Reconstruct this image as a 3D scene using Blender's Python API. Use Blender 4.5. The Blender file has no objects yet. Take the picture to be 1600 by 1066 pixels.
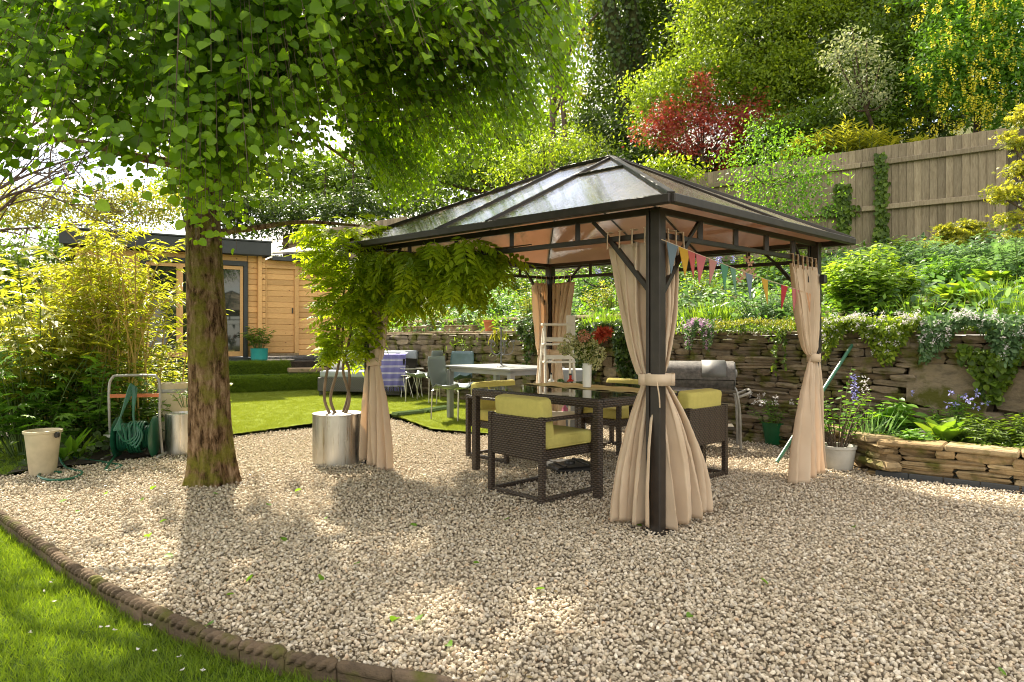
import bpy, bmesh, math, random
import numpy as np
from mathutils import Vector, Matrix, noise
random.seed(7)
rng = np.random.default_rng(11)
R = math.radians
scene = bpy.context.scene
COL = scene.collection
F, CX, HY, CZ = 1043.0, 800.0, 527.0, 1.2      # focal length in photo pixels, centre column, horizon row, eye height

# ------------------------------------------------------------------ camera
cam_d = bpy.data.cameras.new('camera'); cam = bpy.data.objects.new('camera', cam_d); COL.objects.link(cam)
cam.location = (0, 0, CZ); cam.rotation_euler = (R(90), 0, 0)
cam_d.sensor_width = 36; cam_d.lens = 36 * F / 1600; cam_d.shift_y = -6 / 1600
cam_d.clip_start = 0.05; cam_d.clip_end = 600
scene.camera = cam

# ------------------------------------------------------------------ sky, sun, exposure
SUN_EL, SUN_AZ = 48.0, -25.0                   # azimuth measured from +Y, positive towards +X
world = bpy.data.worlds.new('World'); scene.world = world; world.use_nodes = True
wn = world.node_tree.nodes; wl = world.node_tree.links; wn.clear()
wo = wn.new('ShaderNodeOutputWorld'); bg = wn.new('ShaderNodeBackground'); sky = wn.new('ShaderNodeTexSky')
sky.sky_type = 'NISHITA'; sky.sun_disc = False; sky.sun_elevation = R(SUN_EL); sky.sun_rotation = R(SUN_AZ)
sky.air_density = 1.0; sky.dust_density = 1.2; sky.ozone_density = 1.0
tc = wn.new('ShaderNodeTexCoord'); mp = wn.new('ShaderNodeMapping'); mp.inputs['Scale'].default_value = (1, 1, 2.6)
nz = wn.new('ShaderNodeTexNoise'); nz.inputs['Scale'].default_value = 2.6; nz.inputs['Detail'].default_value = 8; nz.inputs['Roughness'].default_value = .6
cr = wn.new('ShaderNodeValToRGB'); cr.color_ramp.elements[0].position = .36; cr.color_ramp.elements[1].position = .56
mx = wn.new('ShaderNodeMixRGB'); mx.inputs['Color2'].default_value = (5.3, 4.75, 3.8, 1)
wl.new(tc.outputs['Generated'], mp.inputs['Vector']); wl.new(mp.outputs[0], nz.inputs['Vector'])
wl.new(nz.outputs['Fac'], cr.inputs['Fac']); wl.new(cr.outputs['Color'], mx.inputs['Fac'])
wl.new(sky.outputs[0], mx.inputs['Color1']); wl.new(mx.outputs[0], bg.inputs['Color']); wl.new(bg.outputs[0], wo.inputs['Surface'])
bg.inputs['Strength'].default_value = 0.15
sd = bpy.data.lights.new('sun', 'SUN'); sun = bpy.data.objects.new('sun', sd); COL.objects.link(sun)
sd.energy = 5.0; sd.angle = R(0.6); sd.color = (1.0, .90, .72)
ts = Vector((math.sin(R(SUN_AZ)) * math.cos(R(SUN_EL)), math.cos(R(SUN_AZ)) * math.cos(R(SUN_EL)), math.sin(R(SUN_EL))))
sun.rotation_euler = ts.to_track_quat('Z', 'Y').to_euler()
sun.location = (-6, 14, 20)
scene.view_settings.view_transform = 'Standard'; scene.view_settings.look = 'None'
scene.view_settings.gamma = 1; scene.view_settings.use_curve_mapping = False
scene.view_settings.exposure = 1.62
scene.cycles.pixel_filter_type = 'BLACKMAN_HARRIS'; scene.cycles.filter_width = 1.05
scene.cycles.max_bounces = 8; scene.cycles.transparent_max_bounces = 12
scene.cycles.diffuse_bounces = 4; scene.cycles.transmission_bounces = 5

# ------------------------------------------------------------------ geometry helpers
def at(px, py, d): return Vector(((px - CX) / F * d, d, CZ - (py - HY) / F * d))
def gnd(px, py, z=0.0):
    d = (CZ - z) * F / (py - HY); return Vector(((px - CX) / F * d, d, z))
def V(*a): return Vector(a)
def tag(o, label=None, cat=None, group=None, kind=None):
    if label: o['label'] = label
    if cat: o['category'] = cat
    if group: o['group'] = group
    if kind: o['kind'] = kind
    return o
def thing(name, label, cat, loc=(0, 0, 0), rz=0, group=None):
    o = bpy.data.objects.new(name, None); COL.objects.link(o); o.empty_display_size = .1
    o.location = loc; o.rotation_euler = (0, 0, rz)
    return tag(o, label, cat, group)
def wmat(o):
    return o.matrix_basis.copy() if o.parent is None else wmat(o.parent) @ o.matrix_parent_inverse @ o.matrix_basis
def pinv(o, parent):
    if parent is not None: o.matrix_parent_inverse = wmat(parent).inverted()
def put(name, mesh, parent=None, world=True):
    o = bpy.data.objects.new(name, mesh); COL.objects.link(o)
    if parent is not None:
        o.parent = parent
        if world: pinv(o, parent)
    return o
class MB:
    """collects shapes and links them as ONE mesh object"""
    def __init__(s): s.v = []; s.f = []
    def add(s, vs, fs):
        k = len(s.v); s.v += [tuple(q) for q in vs]; s.f += [tuple(i + k for i in f) for f in fs]; return s
    def box(s, c, size, rz=0, M=None, bev=0):
        x, y, z = [a / 2 for a in size]; b = min(bev, x * .9, y * .9, z * .9)
        if b > 0:
            vs = []
            for sx in (-1, 1):
                for sy in (-1, 1):
                    for sz in (-1, 1):
                        vs += [(sx * x, sy * (y - b), sz * (z - b)), (sx * (x - b), sy * y, sz * (z - b)), (sx * (x - b), sy * (y - b), sz * z)]
            bm = bmesh.new(); [bm.verts.new(q) for q in vs]
            r = bmesh.ops.convex_hull(bm, input=bm.verts[:]); bmesh.ops.dissolve_limit(bm, angle_limit=.01, verts=bm.verts[:], edges=bm.edges[:])
            bm.verts.index_update(); vs = [q.co.copy() for q in bm.verts]; fs = [[q.index for q in f.verts] for f in bm.faces]; bm.free()
        else:
            vs = [(sx * x, sy * y, sz * z) for sx in (-1, 1) for sy in (-1, 1) for sz in (-1, 1)]
            fs = [(0, 1, 3, 2), (4, 6, 7, 5), (0, 4, 5, 1), (2, 3, 7, 6), (0, 2, 6, 4), (1, 5, 7, 3)]
        T = Matrix.Translation(c) @ (M if M is not None else Matrix.Rotation(rz, 4, 'Z'))
        return s.add([T @ Vector(q) for q in vs], fs)
    def bar(s, a, b, w, h=None, up=(0, 0, 1), bev=0):
        a, b = Vector(a), Vector(b); d = b - a; h = h or w; L = d.length; d.normalize()
        up = Vector(up)
        if abs(d.dot(up)) > .99: up = Vector((1, 0, 0))
        sx = d.cross(up).normalized(); u = sx.cross(d)
        M = Matrix((sx, d, u)).transposed().to_4x4()
        return s.box((a + b) / 2, (w, L, h), M=M, bev=bev)
    def tube(s, pts, rad, seg=8, caps=True):
        pts = [Vector(p) for p in pts]; n = len(pts)
        if not hasattr(rad, '__len__'): rad = [rad] * n
        vs = []; prev = None
        for i, p in enumerate(pts):
            t = (pts[min(i + 1, n - 1)] - pts[max(i - 1, 0)]).normalized()
            if prev is None: u = t.orthogonal().normalized()
            else: u = (prev - t * prev.dot(t)).normalized()
            prev = u; w = t.cross(u)
            for k in range(seg):
                a = 2 * math.pi * k / seg; vs.append(p + (u * math.cos(a) + w * math.sin(a)) * rad[i])
        fs = [(i * seg + k, i * seg + (k + 1) % seg, (i + 1) * seg + (k + 1) % seg, (i + 1) * seg + k) for i in range(n - 1) for k in range(seg)]
        if caps: fs += [tuple(range(seg))[::-1], tuple((n - 1) * seg + k for k in range(seg))]
        return s.add(vs, fs)
    def lathe(s, prof, c=(0, 0, 0), seg=32, M=None):
        vs = []; c = Vector(c)
        for r, z in prof:
            for k in range(seg):
                a = 2 * math.pi * k / seg; q = Vector((r * math.cos(a), r * math.sin(a), z))
                vs.append(c + (M @ q if M is not None else q))
        n = len(prof)
        fs = [(i * seg + k, i * seg + (k + 1) % seg, (i + 1) * seg + (k + 1) % seg, (i + 1) * seg + k) for i in range(n - 1) for k in range(seg)]
        if prof[0][0] > 1e-5: fs.append(tuple(range(seg))[::-1])
        if prof[-1][0] > 1e-5: fs.append(tuple((n - 1) * seg + k for k in range(seg)))
        return s.add(vs, fs)
    def mesh(s, name, mat, smooth=False):
        me = bpy.data.meshes.new(name); me.from_pydata(s.v, [], s.f); me.materials.append(mat)
        if smooth:
            me.polygons.foreach_set('use_smooth', [True] * len(me.polygons)); me.set_sharp_from_angle(angle=R(38))
        me.update(); return me
    def build(s, name, mat, parent=None, world=True, smooth=False, **kw):
        return tag(put(name, s.mesh(name, mat, smooth), parent, world), **kw)

def catmull(pts, n=8):
    pts = [Vector(p) for p in pts]; out = []
    P = [pts[0] * 2 - pts[1]] + pts + [pts[-1] * 2 - pts[-2]]
    for i in range(1, len(P) - 2):
        for k in range(n):
            t = k / n; a, b, c, d = P[i - 1], P[i], P[i + 1], P[i + 2]
            out.append(.5 * ((2 * b) + (c - a) * t + (2 * a - 5 * b + 4 * c - d) * t * t + (3 * b - a - 3 * c + d) * t ** 3))
    out.append(pts[-1]); return out

# ------------------------------------------------------------------ materials
class NT:
    def __init__(s, name):
        s.m = bpy.data.materials.new(name); s.m.use_nodes = True; s.t = s.m.node_tree; s.t.nodes.clear()
        s.out = s.n('ShaderNodeOutputMaterial')
    def n(s, k, **kw):
        q = s.t.nodes.new(k)
        for a, b in kw.items(): setattr(q, a, b)
        return q
    def l(s, a, b): s.t.links.new(a, b)
    def ramp(s, stops, fac=None, interp=None):
        r = s.n('ShaderNodeValToRGB'); e = r.color_ramp.elements
        while len(e) < len(stops): e.new(.5)
        for q, (p, c) in zip(e, stops): q.position = p; q.color = (*c, 1) if len(c) == 3 else c
        if interp: r.color_ramp.interpolation = interp
        if fac is not None: s.l(fac, r.inputs['Fac'])
        return r.outputs['Color']
    def coord(s, kind='Object', scale=(1, 1, 1), rot=(0, 0, 0)):
        t = s.n('ShaderNodeTexCoord'); m = s.n('ShaderNodeMapping'); m.inputs['Scale'].default_value = scale; m.inputs['Rotation'].default_value = rot
        s.l(t.outputs[kind], m.inputs['Vector']); return m.outputs[0]
    def geo(s, scale=(1, 1, 1)):
        t = s.n('ShaderNodeNewGeometry'); m = s.n('ShaderNodeMapping'); m.inputs['Scale'].default_value = scale
        s.l(t.outputs['Position'], m.inputs['Vector']); return m.outputs[0]
    def noise(s, vec, scale=5, detail=5, rough=.55, dist=0):
        q = s.n('ShaderNodeTexNoise'); q.inputs['Scale'].default_value = scale; q.inputs['Detail'].default_value = detail
        q.inputs['Roughness'].default_value = rough; q.inputs['Distortion'].default_value = dist
        s.l(vec, q.inputs['Vector']); return q.outputs['Fac']
    def mix(s, fac, a, b, mode='MIX'):
        q = s.n('ShaderNodeMixRGB', blend_type=mode)
        for sock, v in ((q.inputs[0], fac), (q.inputs[1], a), (q.inputs[2], b)):
            if isinstance(v, (int, float)): sock.default_value = v
            elif isinstance(v, tuple): sock.default_value = (*v, 1)
            else: s.l(v, sock)
        return q.outputs[0]
    def math(s, op, a, b=0.0):
        q = s.n('ShaderNodeMath', operation=op)
        for i, v in enumerate((a, b)):
            if isinstance(v, (int, float)): q.inputs[i].default_value = v
            else: s.l(v, q.inputs[i])
        return q.outputs[0]
    def bump(s, h, strength=.4, dist=.01):
        b = s.n('ShaderNodeBump'); b.inputs['Strength'].default_value = strength; b.inputs['Distance'].default_value = dist
        s.l(h, b.inputs['Height']); return b.outputs[0]
    def pbr(s, col, rough=.6, metal=0, normal=None, spec=.5, sheen=0, out=True):
        p = s.n('ShaderNodeBsdfPrincipled')
        for k, v in (('Base Color', col), ('Roughness', rough), ('Metallic', metal)):
            if isinstance(v, tuple): p.inputs[k].default_value = (*v, 1)
            elif isinstance(v, (int, float)): p.inputs[k].default_value = v
            else: s.l(v, p.inputs[k])
        p.inputs['Specular IOR Level'].default_value = spec
        if sheen: p.inputs['Sheen Weight'].default_value = sheen
        if normal is not None: s.l(normal, p.inputs['Normal'])
        if out: s.l(p.outputs[0], s.out.inputs['Surface'])
        return p.outputs[0]

def leafmat(name, dark, mid, light, trans=None, amt=.45, rough=.45, spec=.35):
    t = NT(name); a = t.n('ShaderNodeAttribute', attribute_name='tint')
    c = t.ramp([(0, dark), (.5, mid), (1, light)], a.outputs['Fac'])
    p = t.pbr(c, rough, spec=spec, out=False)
    tr = t.n('ShaderNodeBsdfTranslucent')
    tcol = t.mix(1.0, c, trans or (3.0, 2.6, 1.0), 'MULTIPLY'); t.l(tcol, tr.inputs['Color'])
    m = t.n('ShaderNodeMixShader'); m.inputs[0].default_value = amt
    t.l(p, m.inputs[1]); t.l(tr.outputs[0], m.inputs[2]); t.l(m.outputs[0], t.out.inputs['Surface'])
    return t.m
def plain(name, c, rough=.6, metal=0, spec=.5, var=.25, scale=6, bump=0, bs=60):
    t = NT(name); g = t.coord('Object'); n = t.noise(g, scale, 6)
    lo = tuple(x * (1 - var) for x in c); hi = tuple(min(1, x * (1 + var)) for x in c)
    col = t.ramp([(.3, lo), (.7, hi)], n)
    nm = t.bump(t.noise(g, bs, 4), bump, .005) if bump else None
    t.pbr(col, rough, metal, nm, spec); return t.m

M = {}
def C(h):      # sRGB 0-255 triple to linear
    return tuple(((x / 255 + .055) / 1.055) ** 2.4 if x > 10 else x / 255 / 12.92 for x in h)
M['leaf_tree'] = leafmat('broad_leaf', (.055, .12, .007), (.105, .215, .011), (.24, .39, .022), (2.1, 1.95, .45), .52)
M['leaf_wist'] = leafmat('wisteria_leaf', (.14, .23, .012), (.25, .36, .018), (.36, .48, .035), (1.8, 1.6, .45), .58)
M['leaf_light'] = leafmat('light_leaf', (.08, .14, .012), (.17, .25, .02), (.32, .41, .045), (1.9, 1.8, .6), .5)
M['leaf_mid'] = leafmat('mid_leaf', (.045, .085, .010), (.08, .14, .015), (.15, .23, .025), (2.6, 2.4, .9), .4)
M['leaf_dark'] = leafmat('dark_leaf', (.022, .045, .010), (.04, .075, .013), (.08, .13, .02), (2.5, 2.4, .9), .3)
M['leaf_bamboo'] = leafmat('bamboo_leaf', (.11, .16, .014), (.22, .26, .022), (.40, .41, .06), (1.8, 1.7, .6), .5)
M['leaf_yellow'] = leafmat('yellow_green_leaf', (.15, .19, .02), (.24, .27, .035), (.36, .36, .05), (2.0, 1.8, .8), .5)
M['leaf_red'] = leafmat('red_maple_leaf', (.16, .022, .018), (.32, .05, .035), (.50, .14, .09), (1.8, 1.4, 1.1), .4)
M['leaf_pale'] = leafmat('pale_grey_leaf', (.13, .17, .07), (.24, .28, .14), (.42, .42, .26), (1.5, 1.5, 1.0), .35)
M['leaf_fresh'] = leafmat('fresh_green_leaf', (.06, .15, .018), (.10, .22, .025), (.17, .31, .04), (2.4, 2.2, .8), .45)
M['leaf_hosta'] = leafmat('hosta_leaf', (.10, .20, .02), (.16, .27, .03), (.26, .36, .05), (2.0, 1.9, .8), .4)
M['leaf_bluegreen'] = leafmat('blue_green_leaf', (.05, .11, .04), (.09, .17, .07), (.16, .26, .12), (2.2, 2.2, 1.2), .4)
M['grass'] = leafmat('grass_blade', (.085, .14, .010), (.13, .21, .014), (.22, .30, .03), (2.1, 2.0, .7), .4)
M['turf'] = leafmat('turf_pile', (.12, .16, .02), (.17, .215, .028), (.24, .28, .04), (1.8, 1.7, .8), .4)
M['litter'] = leafmat('dry_litter', (.06, .035, .015), (.14, .085, .04), (.26, .20, .09), (1, 1, .8), .1)
M['petal_blue'] = leafmat('blue_petal', (.16, .16, .42), (.26, .26, .55), (.4, .4, .7), (1.2, 1.2, 1.2), .3)
M['petal_pink'] = leafmat('pink_petal', (.42, .20, .42), (.55, .30, .52), (.7, .5, .66), (1.1, 1.1, 1.1), .3)
M['petal_white'] = leafmat('white_petal', (.55, .52, .5), (.68, .64, .64), (.8, .78, .76), (1, 1, 1), .3)
M['petal_yellow'] = leafmat('yellow_petal', (.60, .52, .02), (.76, .68, .04), (.85, .78, .12), (1.1, 1.1, 1.), .35)
M['petal_orange'] = leafmat('orange_red_petal', (.45, .06, .03), (.6, .10, .05), (.7, .2, .1), (1.1, 1.1, 1.1), .3)
M['petal_peach'] = leafmat('peach_petal', (.5, .22, .13), (.62, .3, .18), (.7, .42, .3), (1.1, 1.1, 1.1), .3)
M['petal_cream'] = leafmat('cream_petal', (.42, .44, .18), (.6, .6, .3), (.72, .7, .45), (1.1, 1.1, 1.0), .3)
M['twig'] = plain('twig', (.09, .06, .04), .8, bump=.3)
M['cane'] = plain('bamboo_cane', (.42, .30, .07), .5, var=.3)
M['stem_green'] = plain('green_stem', (.08, .13, .03), .6)
M['metal_dark'] = plain('bronze_painted_metal', (.022, .016, .012), .5, spec=.5, var=.35, scale=14)
M['white_wood'] = plain('white_painted_wood', (.72, .70, .64), .5, var=.08)
M['anthracite'] = plain('anthracite_paint', (.035, .04, .045), .5, var=.15)
M['grey_metal'] = plain('grey_table_metal', (.24, .25, .26), .35, spec=.6, var=.1)
M['black'] = plain('black_plastic', (.015, .014, .014), .4)
M['terracotta'] = plain('terracotta', (.52, .17, .07), .8, var=.25, bump=.2)
M['teal'] = plain('teal_glaze', (.03, .30, .30), .35, var=.12)
M['hose'] = plain('green_hose', (.012, .10, .055), .35, var=.3)
M['hose_old'] = plain('faded_green_pipe', (.05, .17, .11), .4, var=.3)
M['green_pot'] = plain('green_pot_glaze', (.008, .10, .035), .35)
M['grey_tube'] = plain('grey_tube_metal', (.32, .31, .29), .45, metal=.3, var=.3)
M['cream_plastic'] = plain('cream_bucket_plastic', (.52, .44, .30), .45, var=.14, scale=9)
M['ceramic'] = plain('white_ceramic', (.78, .77, .70), .25, var=.03)
M['soil'] = plain('dark_soil', (.035, .024, .016), .95, var=.5, scale=20, bump=1, bs=40)
M['cushion'] = plain('lime_cushion', (.50, .44, .12), .9, var=.07, scale=30, bump=.15, bs=200)
M['grey_cushion'] = plain('grey_blue_cushion', (.30, .33, .37), .9, var=.1)
M['pale_cushion'] = plain('pale_cushion', (.62, .60, .56), .9, var=.1)
M['throw'] = None
M['bottle_red'] = plain('red_glass', (.45, .02, .01), .15)
M['bottle_clear'] = plain('pale_glass', (.6, .6, .55), .15)
M['bottle_pink'] = plain('pink_glass', (.55, .16, .28), .2)
M['bbq_lid'] = plain('weathered_black_steel', (.11, .10, .09), .6, metal=.05, var=.5, scale=25, bump=.3)
M['bbq_end'] = plain('grey_steel_end', (.13, .13, .125), .55, metal=.05, var=.3)
M['stone_white'] = plain('pale_cobble', (.5, .48, .43), .8, var=.2, bump=.4)
M['felt'] = plain('pale_roofing', (.20, .19, .17), .8, var=.3)
def mk_steel():
    t = NT('brushed_steel'); g = t.coord('Object', (1, 1, .03)); n = t.noise(g, 90, 5)
    b = t.noise(t.coord('Object', (1, 1, .4)), 7, 3)
    t.pbr(t.ramp([(.25, (.40, .38, .34)), (.75, (.66, .64, .60))], b), t.ramp([(.3, (.22,) * 3), (.7, (.45,) * 3)], n), .92, t.bump(n, .12, .002))
    return t.m
M['steel'] = mk_steel()
def mk_fabric():
    t = NT('beige_curtain'); g = t.coord('Object'); n = t.noise(g, 4, 4)
    c = t.ramp([(.3, (.70, .57, .42)), (.7, (.82, .69, .53))], n)
    w = t.n('ShaderNodeTexWave', wave_type='BANDS', bands_direction='Z'); w.inputs['Scale'].default_value = 70; t.l(g, w.inputs['Vector'])
    p = t.pbr(c, .9, normal=t.bump(t.math('ADD', w.outputs['Fac'], t.noise(g, 300, 2)), .12, .002), spec=.1, out=False)
    tr = t.n('ShaderNodeBsdfTranslucent'); tr.inputs['Color'].default_value = (.74, .56, .38, 1)
    m = t.n('ShaderNodeMixShader'); m.inputs[0].default_value = .38; t.l(p, m.inputs[1]); t.l(tr.outputs[0], m.inputs[2]); t.l(m.outputs[0], t.out.inputs['Surface'])
    return t.m
M['fabric'] = mk_fabric()
def mk_wicker(name, c1, c2):
    t = NT(name); g = t.coord('Object')
    sx = t.n('ShaderNodeSeparateXYZ'); t.l(g, sx.inputs[0])
    row = t.math('MULTIPLY', sx.outputs[2], 62.0)
    xy = t.math('MULTIPLY', t.math('ADD', sx.outputs[0], sx.outputs[1]), 26.0)
    fl = t.math('FLOOR', row); par = t.math('MULTIPLY', t.math('MODULO', fl, 2.0), .5)
    a = t.math('ABSOLUTE', t.math('SINE', t.math('MULTIPLY', t.math('ADD', xy, par), math.pi)))
    b = t.math('ABSOLUTE', t.math('SINE', t.math('MULTIPLY', row, math.pi)))
    h = t.math('MULTIPLY', t.math('POWER', a, .6), t.math('POWER', b, .5))
    col = t.ramp([(0, tuple(x * .2 for x in c1)), (.5, c1), (1, c2)], h)
    t.pbr(col, .42, normal=t.bump(h, .9, .006), spec=.5); return t.m
M['wicker'] = mk_wicker('brown_wicker', (.038, .024, .015), (.085, .060, .042))
M['wicker_grey'] = mk_wicker('grey_wicker', (.05, .048, .045), (.12, .115, .11))
def mk_wood(name, c1, c2, along=(1, 1, 14), knots=False, rough=.6, objvar=.25):
    t = NT(name); inf = t.n('ShaderNodeObjectInfo'); g = t.n('ShaderNodeTexCoord'); m = t.n('ShaderNodeMapping'); m.inputs['Scale'].default_value = along
    off = t.n('ShaderNodeVectorMath', operation='SCALE'); cmb = t.n('ShaderNodeCombineXYZ')
    for i in range(3): t.l(inf.outputs['Random'], cmb.inputs[i])
    t.l(cmb.outputs[0], off.inputs[0]); off.inputs['Scale'].default_value = 37
    ad = t.n('ShaderNodeVectorMath', operation='ADD'); t.l(g.outputs['Object'], ad.inputs[0]); t.l(off.outputs[0], ad.inputs[1]); t.l(ad.outputs[0], m.inputs['Vector'])
    n = t.noise(m.outputs[0], 6, 6, .65, .6); col = t.ramp([(.3, c1), (.7, c2)], n)
    col = t.mix(1.0, col, t.ramp([(0, (1 - objvar,) * 3), (1, (1 + objvar * .3,) * 3)], inf.outputs['Random']), 'MULTIPLY')
    if knots:
        v = t.n('ShaderNodeTexVoronoi'); v.inputs['Scale'].default_value = 4.5; mm = t.n('ShaderNodeMapping'); mm.inputs['Scale'].default_value = (1, 1, 1.7)
        t.l(ad.outputs[0], mm.inputs['Vector']); t.l(mm.outputs[0], v.inputs['Vector'])
        k = t.ramp([(.05, (1, 1, 1)), (.10, (0, 0, 0))], v.outputs['Distance']); col = t.mix(k, col, (.16, .06, .02))
    t.pbr(col, rough, normal=t.bump(n, .25, .004), spec=.3); return t.m
M['pine'] = mk_wood('fresh_pine', (.62, .345, .135), (.81, .49, .22), (3, 3, 16), True)
M['fence'] = mk_wood('weathered_fence_board', (.20, .155, .10), (.36, .30, .21), (9, 9, 1.2), False, .85, .35)
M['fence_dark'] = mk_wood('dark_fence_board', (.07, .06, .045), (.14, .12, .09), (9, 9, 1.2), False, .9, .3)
def mk_stone(name, cols, moss=.0, rough=.9):
    t = NT(name); inf = t.n('ShaderNodeObjectInfo'); g = t.geo((1, 1, 2.5)); n = t.noise(g, 9, 7, .65)
    base = t.ramp([(i / (len(cols) - 1), c) for i, c in enumerate(cols)], inf.outputs['Random'])
    col = t.mix(1, base, t.ramp([(.25, (.45, .45, .45)), (.5, (.95, .93, .9)), (.8, (1.2, 1.14, 1.02))], n), 'MULTIPLY')
    if moss:
        mm = t.ramp([(.56 - moss * .1, (0, 0, 0)), (.68 - moss * .1, (1, 1, 1))], t.noise(t.geo(), 4.5, 5)); col = t.mix(mm, col, (.10, .10, .022))
    nn = t.noise(t.geo(), 40, 5, .7)
    t.pbr(col, rough, normal=t.bump(t.math('ADD', nn, n), .8, .012), spec=.2); return t.m
M['stone_wall'] = mk_stone('dry_stone', [(.13, .105, .075), (.21, .17, .12), (.16, .12, .08), (.28, .23, .165), (.18, .15, .115)], .7)
M['stone_low'] = mk_stone('golden_stone', [(.27, .19, .10), (.38, .28, .155), (.22, .16, .09), (.42, .33, .20)], .35)
M['core'] = mk_stone('wall_core', [(.04, .03, .02), (.05, .035, .024)], .3)
M['slab'] = mk_stone('coping_slab', [(.26, .20, .14), (.33, .25, .17)], .2)
M['tile'] = mk_stone('rope_edging_tile', [(.13, .09, .06), (.19, .14, .10), (.11, .08, .055), (.17, .13, .09)], .45)

# ------------------------------------------------------------------ leaf clouds
def half(pts):
    """pts: right-hand outline from base to tip (x,y,z) -> verts and two folded halves"""
    k = len(pts); vs = list(pts) + [(-x, y, z) for x, y, z in pts[1:-1]]
    return vs, [tuple(range(k)), tuple([0] + [k - 1] + [k + i for i in range(k - 3, -1, -1)])]
T = {
 'heart': half([(0, 0, 0), (.20, -.07, .05), (.44, .10, .13), (.49, .40, .13), (.33, .74, .04), (0, .95, -.16)]),
 'oval': half([(0, 0, 0), (.24, .28, .06), (.22, .65, .03), (0, 1, -.08)]),
 'rhomb': ([(0, 0, 0), (.26, .45, .05), (0, 1, -.03), (-.26, .45, .05)], [(0, 1, 2, 3)]),
 'lance': half([(0, 0, 0), (.10, .3, .02), (.08, .65, -.03), (0, 1, -.16)]),
 'blade': ([(-.022, 0, 0), (.022, 0, 0), (.02, .5, -.04), (-.02, .5, -.04), (0, 1, -.22)], [(0, 1, 2, 3), (3, 2, 4)]),
 'petal': ([(0, 0, 0), (.3, .5, .1), (0, 1, .0), (-.3, .5, .1)], [(0, 1, 2, 3)]),
 'hosta': half([(0, 0, 0), (.03, .18, .06), (.22, .34, .16), (.30, .56, .15), (.2, .82, .03), (0, 1, -.14)]),
}
def palmate(n=7, spread=220, w=.14):
    vs = []; fs = []
    for i in range(n):
        a = R(-spread / 2 + spread * i / (n - 1)); L = .5 * (1 - .25 * abs(i - (n - 1) / 2) / (n / 2)) + .1
        d = (math.sin(a), math.cos(a)); s = (math.cos(a), -math.sin(a)); k = len(vs); o = (0, .35)
        for (l, ww, z) in ((0, 0, 0), (.45 * L, w * .5, .02), (L, 0, -.08), (.45 * L, -w * .5, .02)): vs.append((o[0] + d[0] * l + s[0] * ww, o[1] + d[1] * l + s[1] * ww, z))
        fs.append((k, k + 1, k + 2, k + 3))
    return vs, fs
T['palm'] = palmate()
T['maple'] = palmate(5, 200, .2)
def pinnate(pairs=4, droop=.30):
    vs = []; fs = []
    def lf(px, py, pz, dx, dy, dz, L, w):
        k = len(vs); sx, sy = dy, -dx; n = math.hypot(sx, sy) or 1; sx /= n; sy /= n
        for l, ww in ((0, 0), (.35, w), (.7, w * .8), (1, 0), (.7, -w * .8), (.35, -w)): vs.append((px + dx * L * l + sx * ww * L, py + dy * L * l + sy * ww * L, pz + dz * L * l - .03 * l * l + (0.0 if ww == 0 else .012)))
        fs.append((k, k + 1, k + 2, k + 3)); fs.append((k, k + 3, k + 4, k + 5))
    for i in range(pairs):
        t = .18 + .72 * i / pairs; z = -droop * t * t; L = .42 * (1 - .3 * abs(t - .5))
        for s in (-1, 1): lf(0, t, z, s * .85, .42, -.30, L, .20)
    lf(0, .92, -droop * .85, 0, 1, -.5, .26, .18)
    k = len(vs); vs += [(-.008, 0, 0), (.008, 0, 0), (.006, .95, -droop * .88), (-.006, .95, -droop * .88)]; fs.append((k, k + 1, k + 2, k + 3))
    return vs, fs
T['pinnate'] = pinnate()

def nrm(a): return a / np.maximum(np.linalg.norm(a, axis=-1, keepdims=True), 1e-9)
def rows(D, N):
    D = nrm(D); N = nrm(N - (N * D).sum(-1, keepdims=True) * D); S = np.cross(D, N); return S, D, N
def leafmesh(name, tm, P, D, N, size, mat, tint=None, wid=None):
    P = np.asarray(P, float).reshape(-1, 3); n = len(P); S, D, N = rows(np.asarray(D, float), np.asarray(N, float))
    size = np.broadcast_to(np.asarray(size, float), (n,)); wid = np.ones(n) if wid is None else wid
    tv, tf = T[tm]; tv = np.array(tv, float); k = len(tv)
    co = P[:, None, :] + size[:, None, None] * (tv[None, :, 0, None] * S[:, None, :] * wid[:, None, None] + tv[None, :, 1, None] * D[:, None, :] + tv[None, :, 2, None] * N[:, None, :])
    lens = np.array([len(f) for f in tf]); flat = np.array([i for f in tf for i in f])
    loops = (flat[None, :] + (np.arange(n) * k)[:, None]).ravel()
    tot = np.tile(lens, n); start = np.concatenate([[0], np.cumsum(tot)[:-1]])
    me = bpy.data.meshes.new(name); me.vertices.add(n * k); me.loops.add(len(loops)); me.polygons.add(len(tot))
    me.vertices.foreach_set('co', co.ravel().astype(np.float32)); me.loops.foreach_set('vertex_index', loops.astype(np.int32))
    me.polygons.foreach_set('loop_start', start.astype(np.int32)); me.polygons.foreach_set('loop_total', tot.astype(np.int32))
    me.update(calc_edges=True)
    if tint is None: tint = rng.random(n)
    at_ = me.attributes.new('tint', 'FLOAT', 'FACE'); at_.data.foreach_set('value', np.repeat(np.clip(tint, 0, 1), len(tf)).astype(np.float32))
    me.materials.append(mat); return me
TPL = {}
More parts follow.
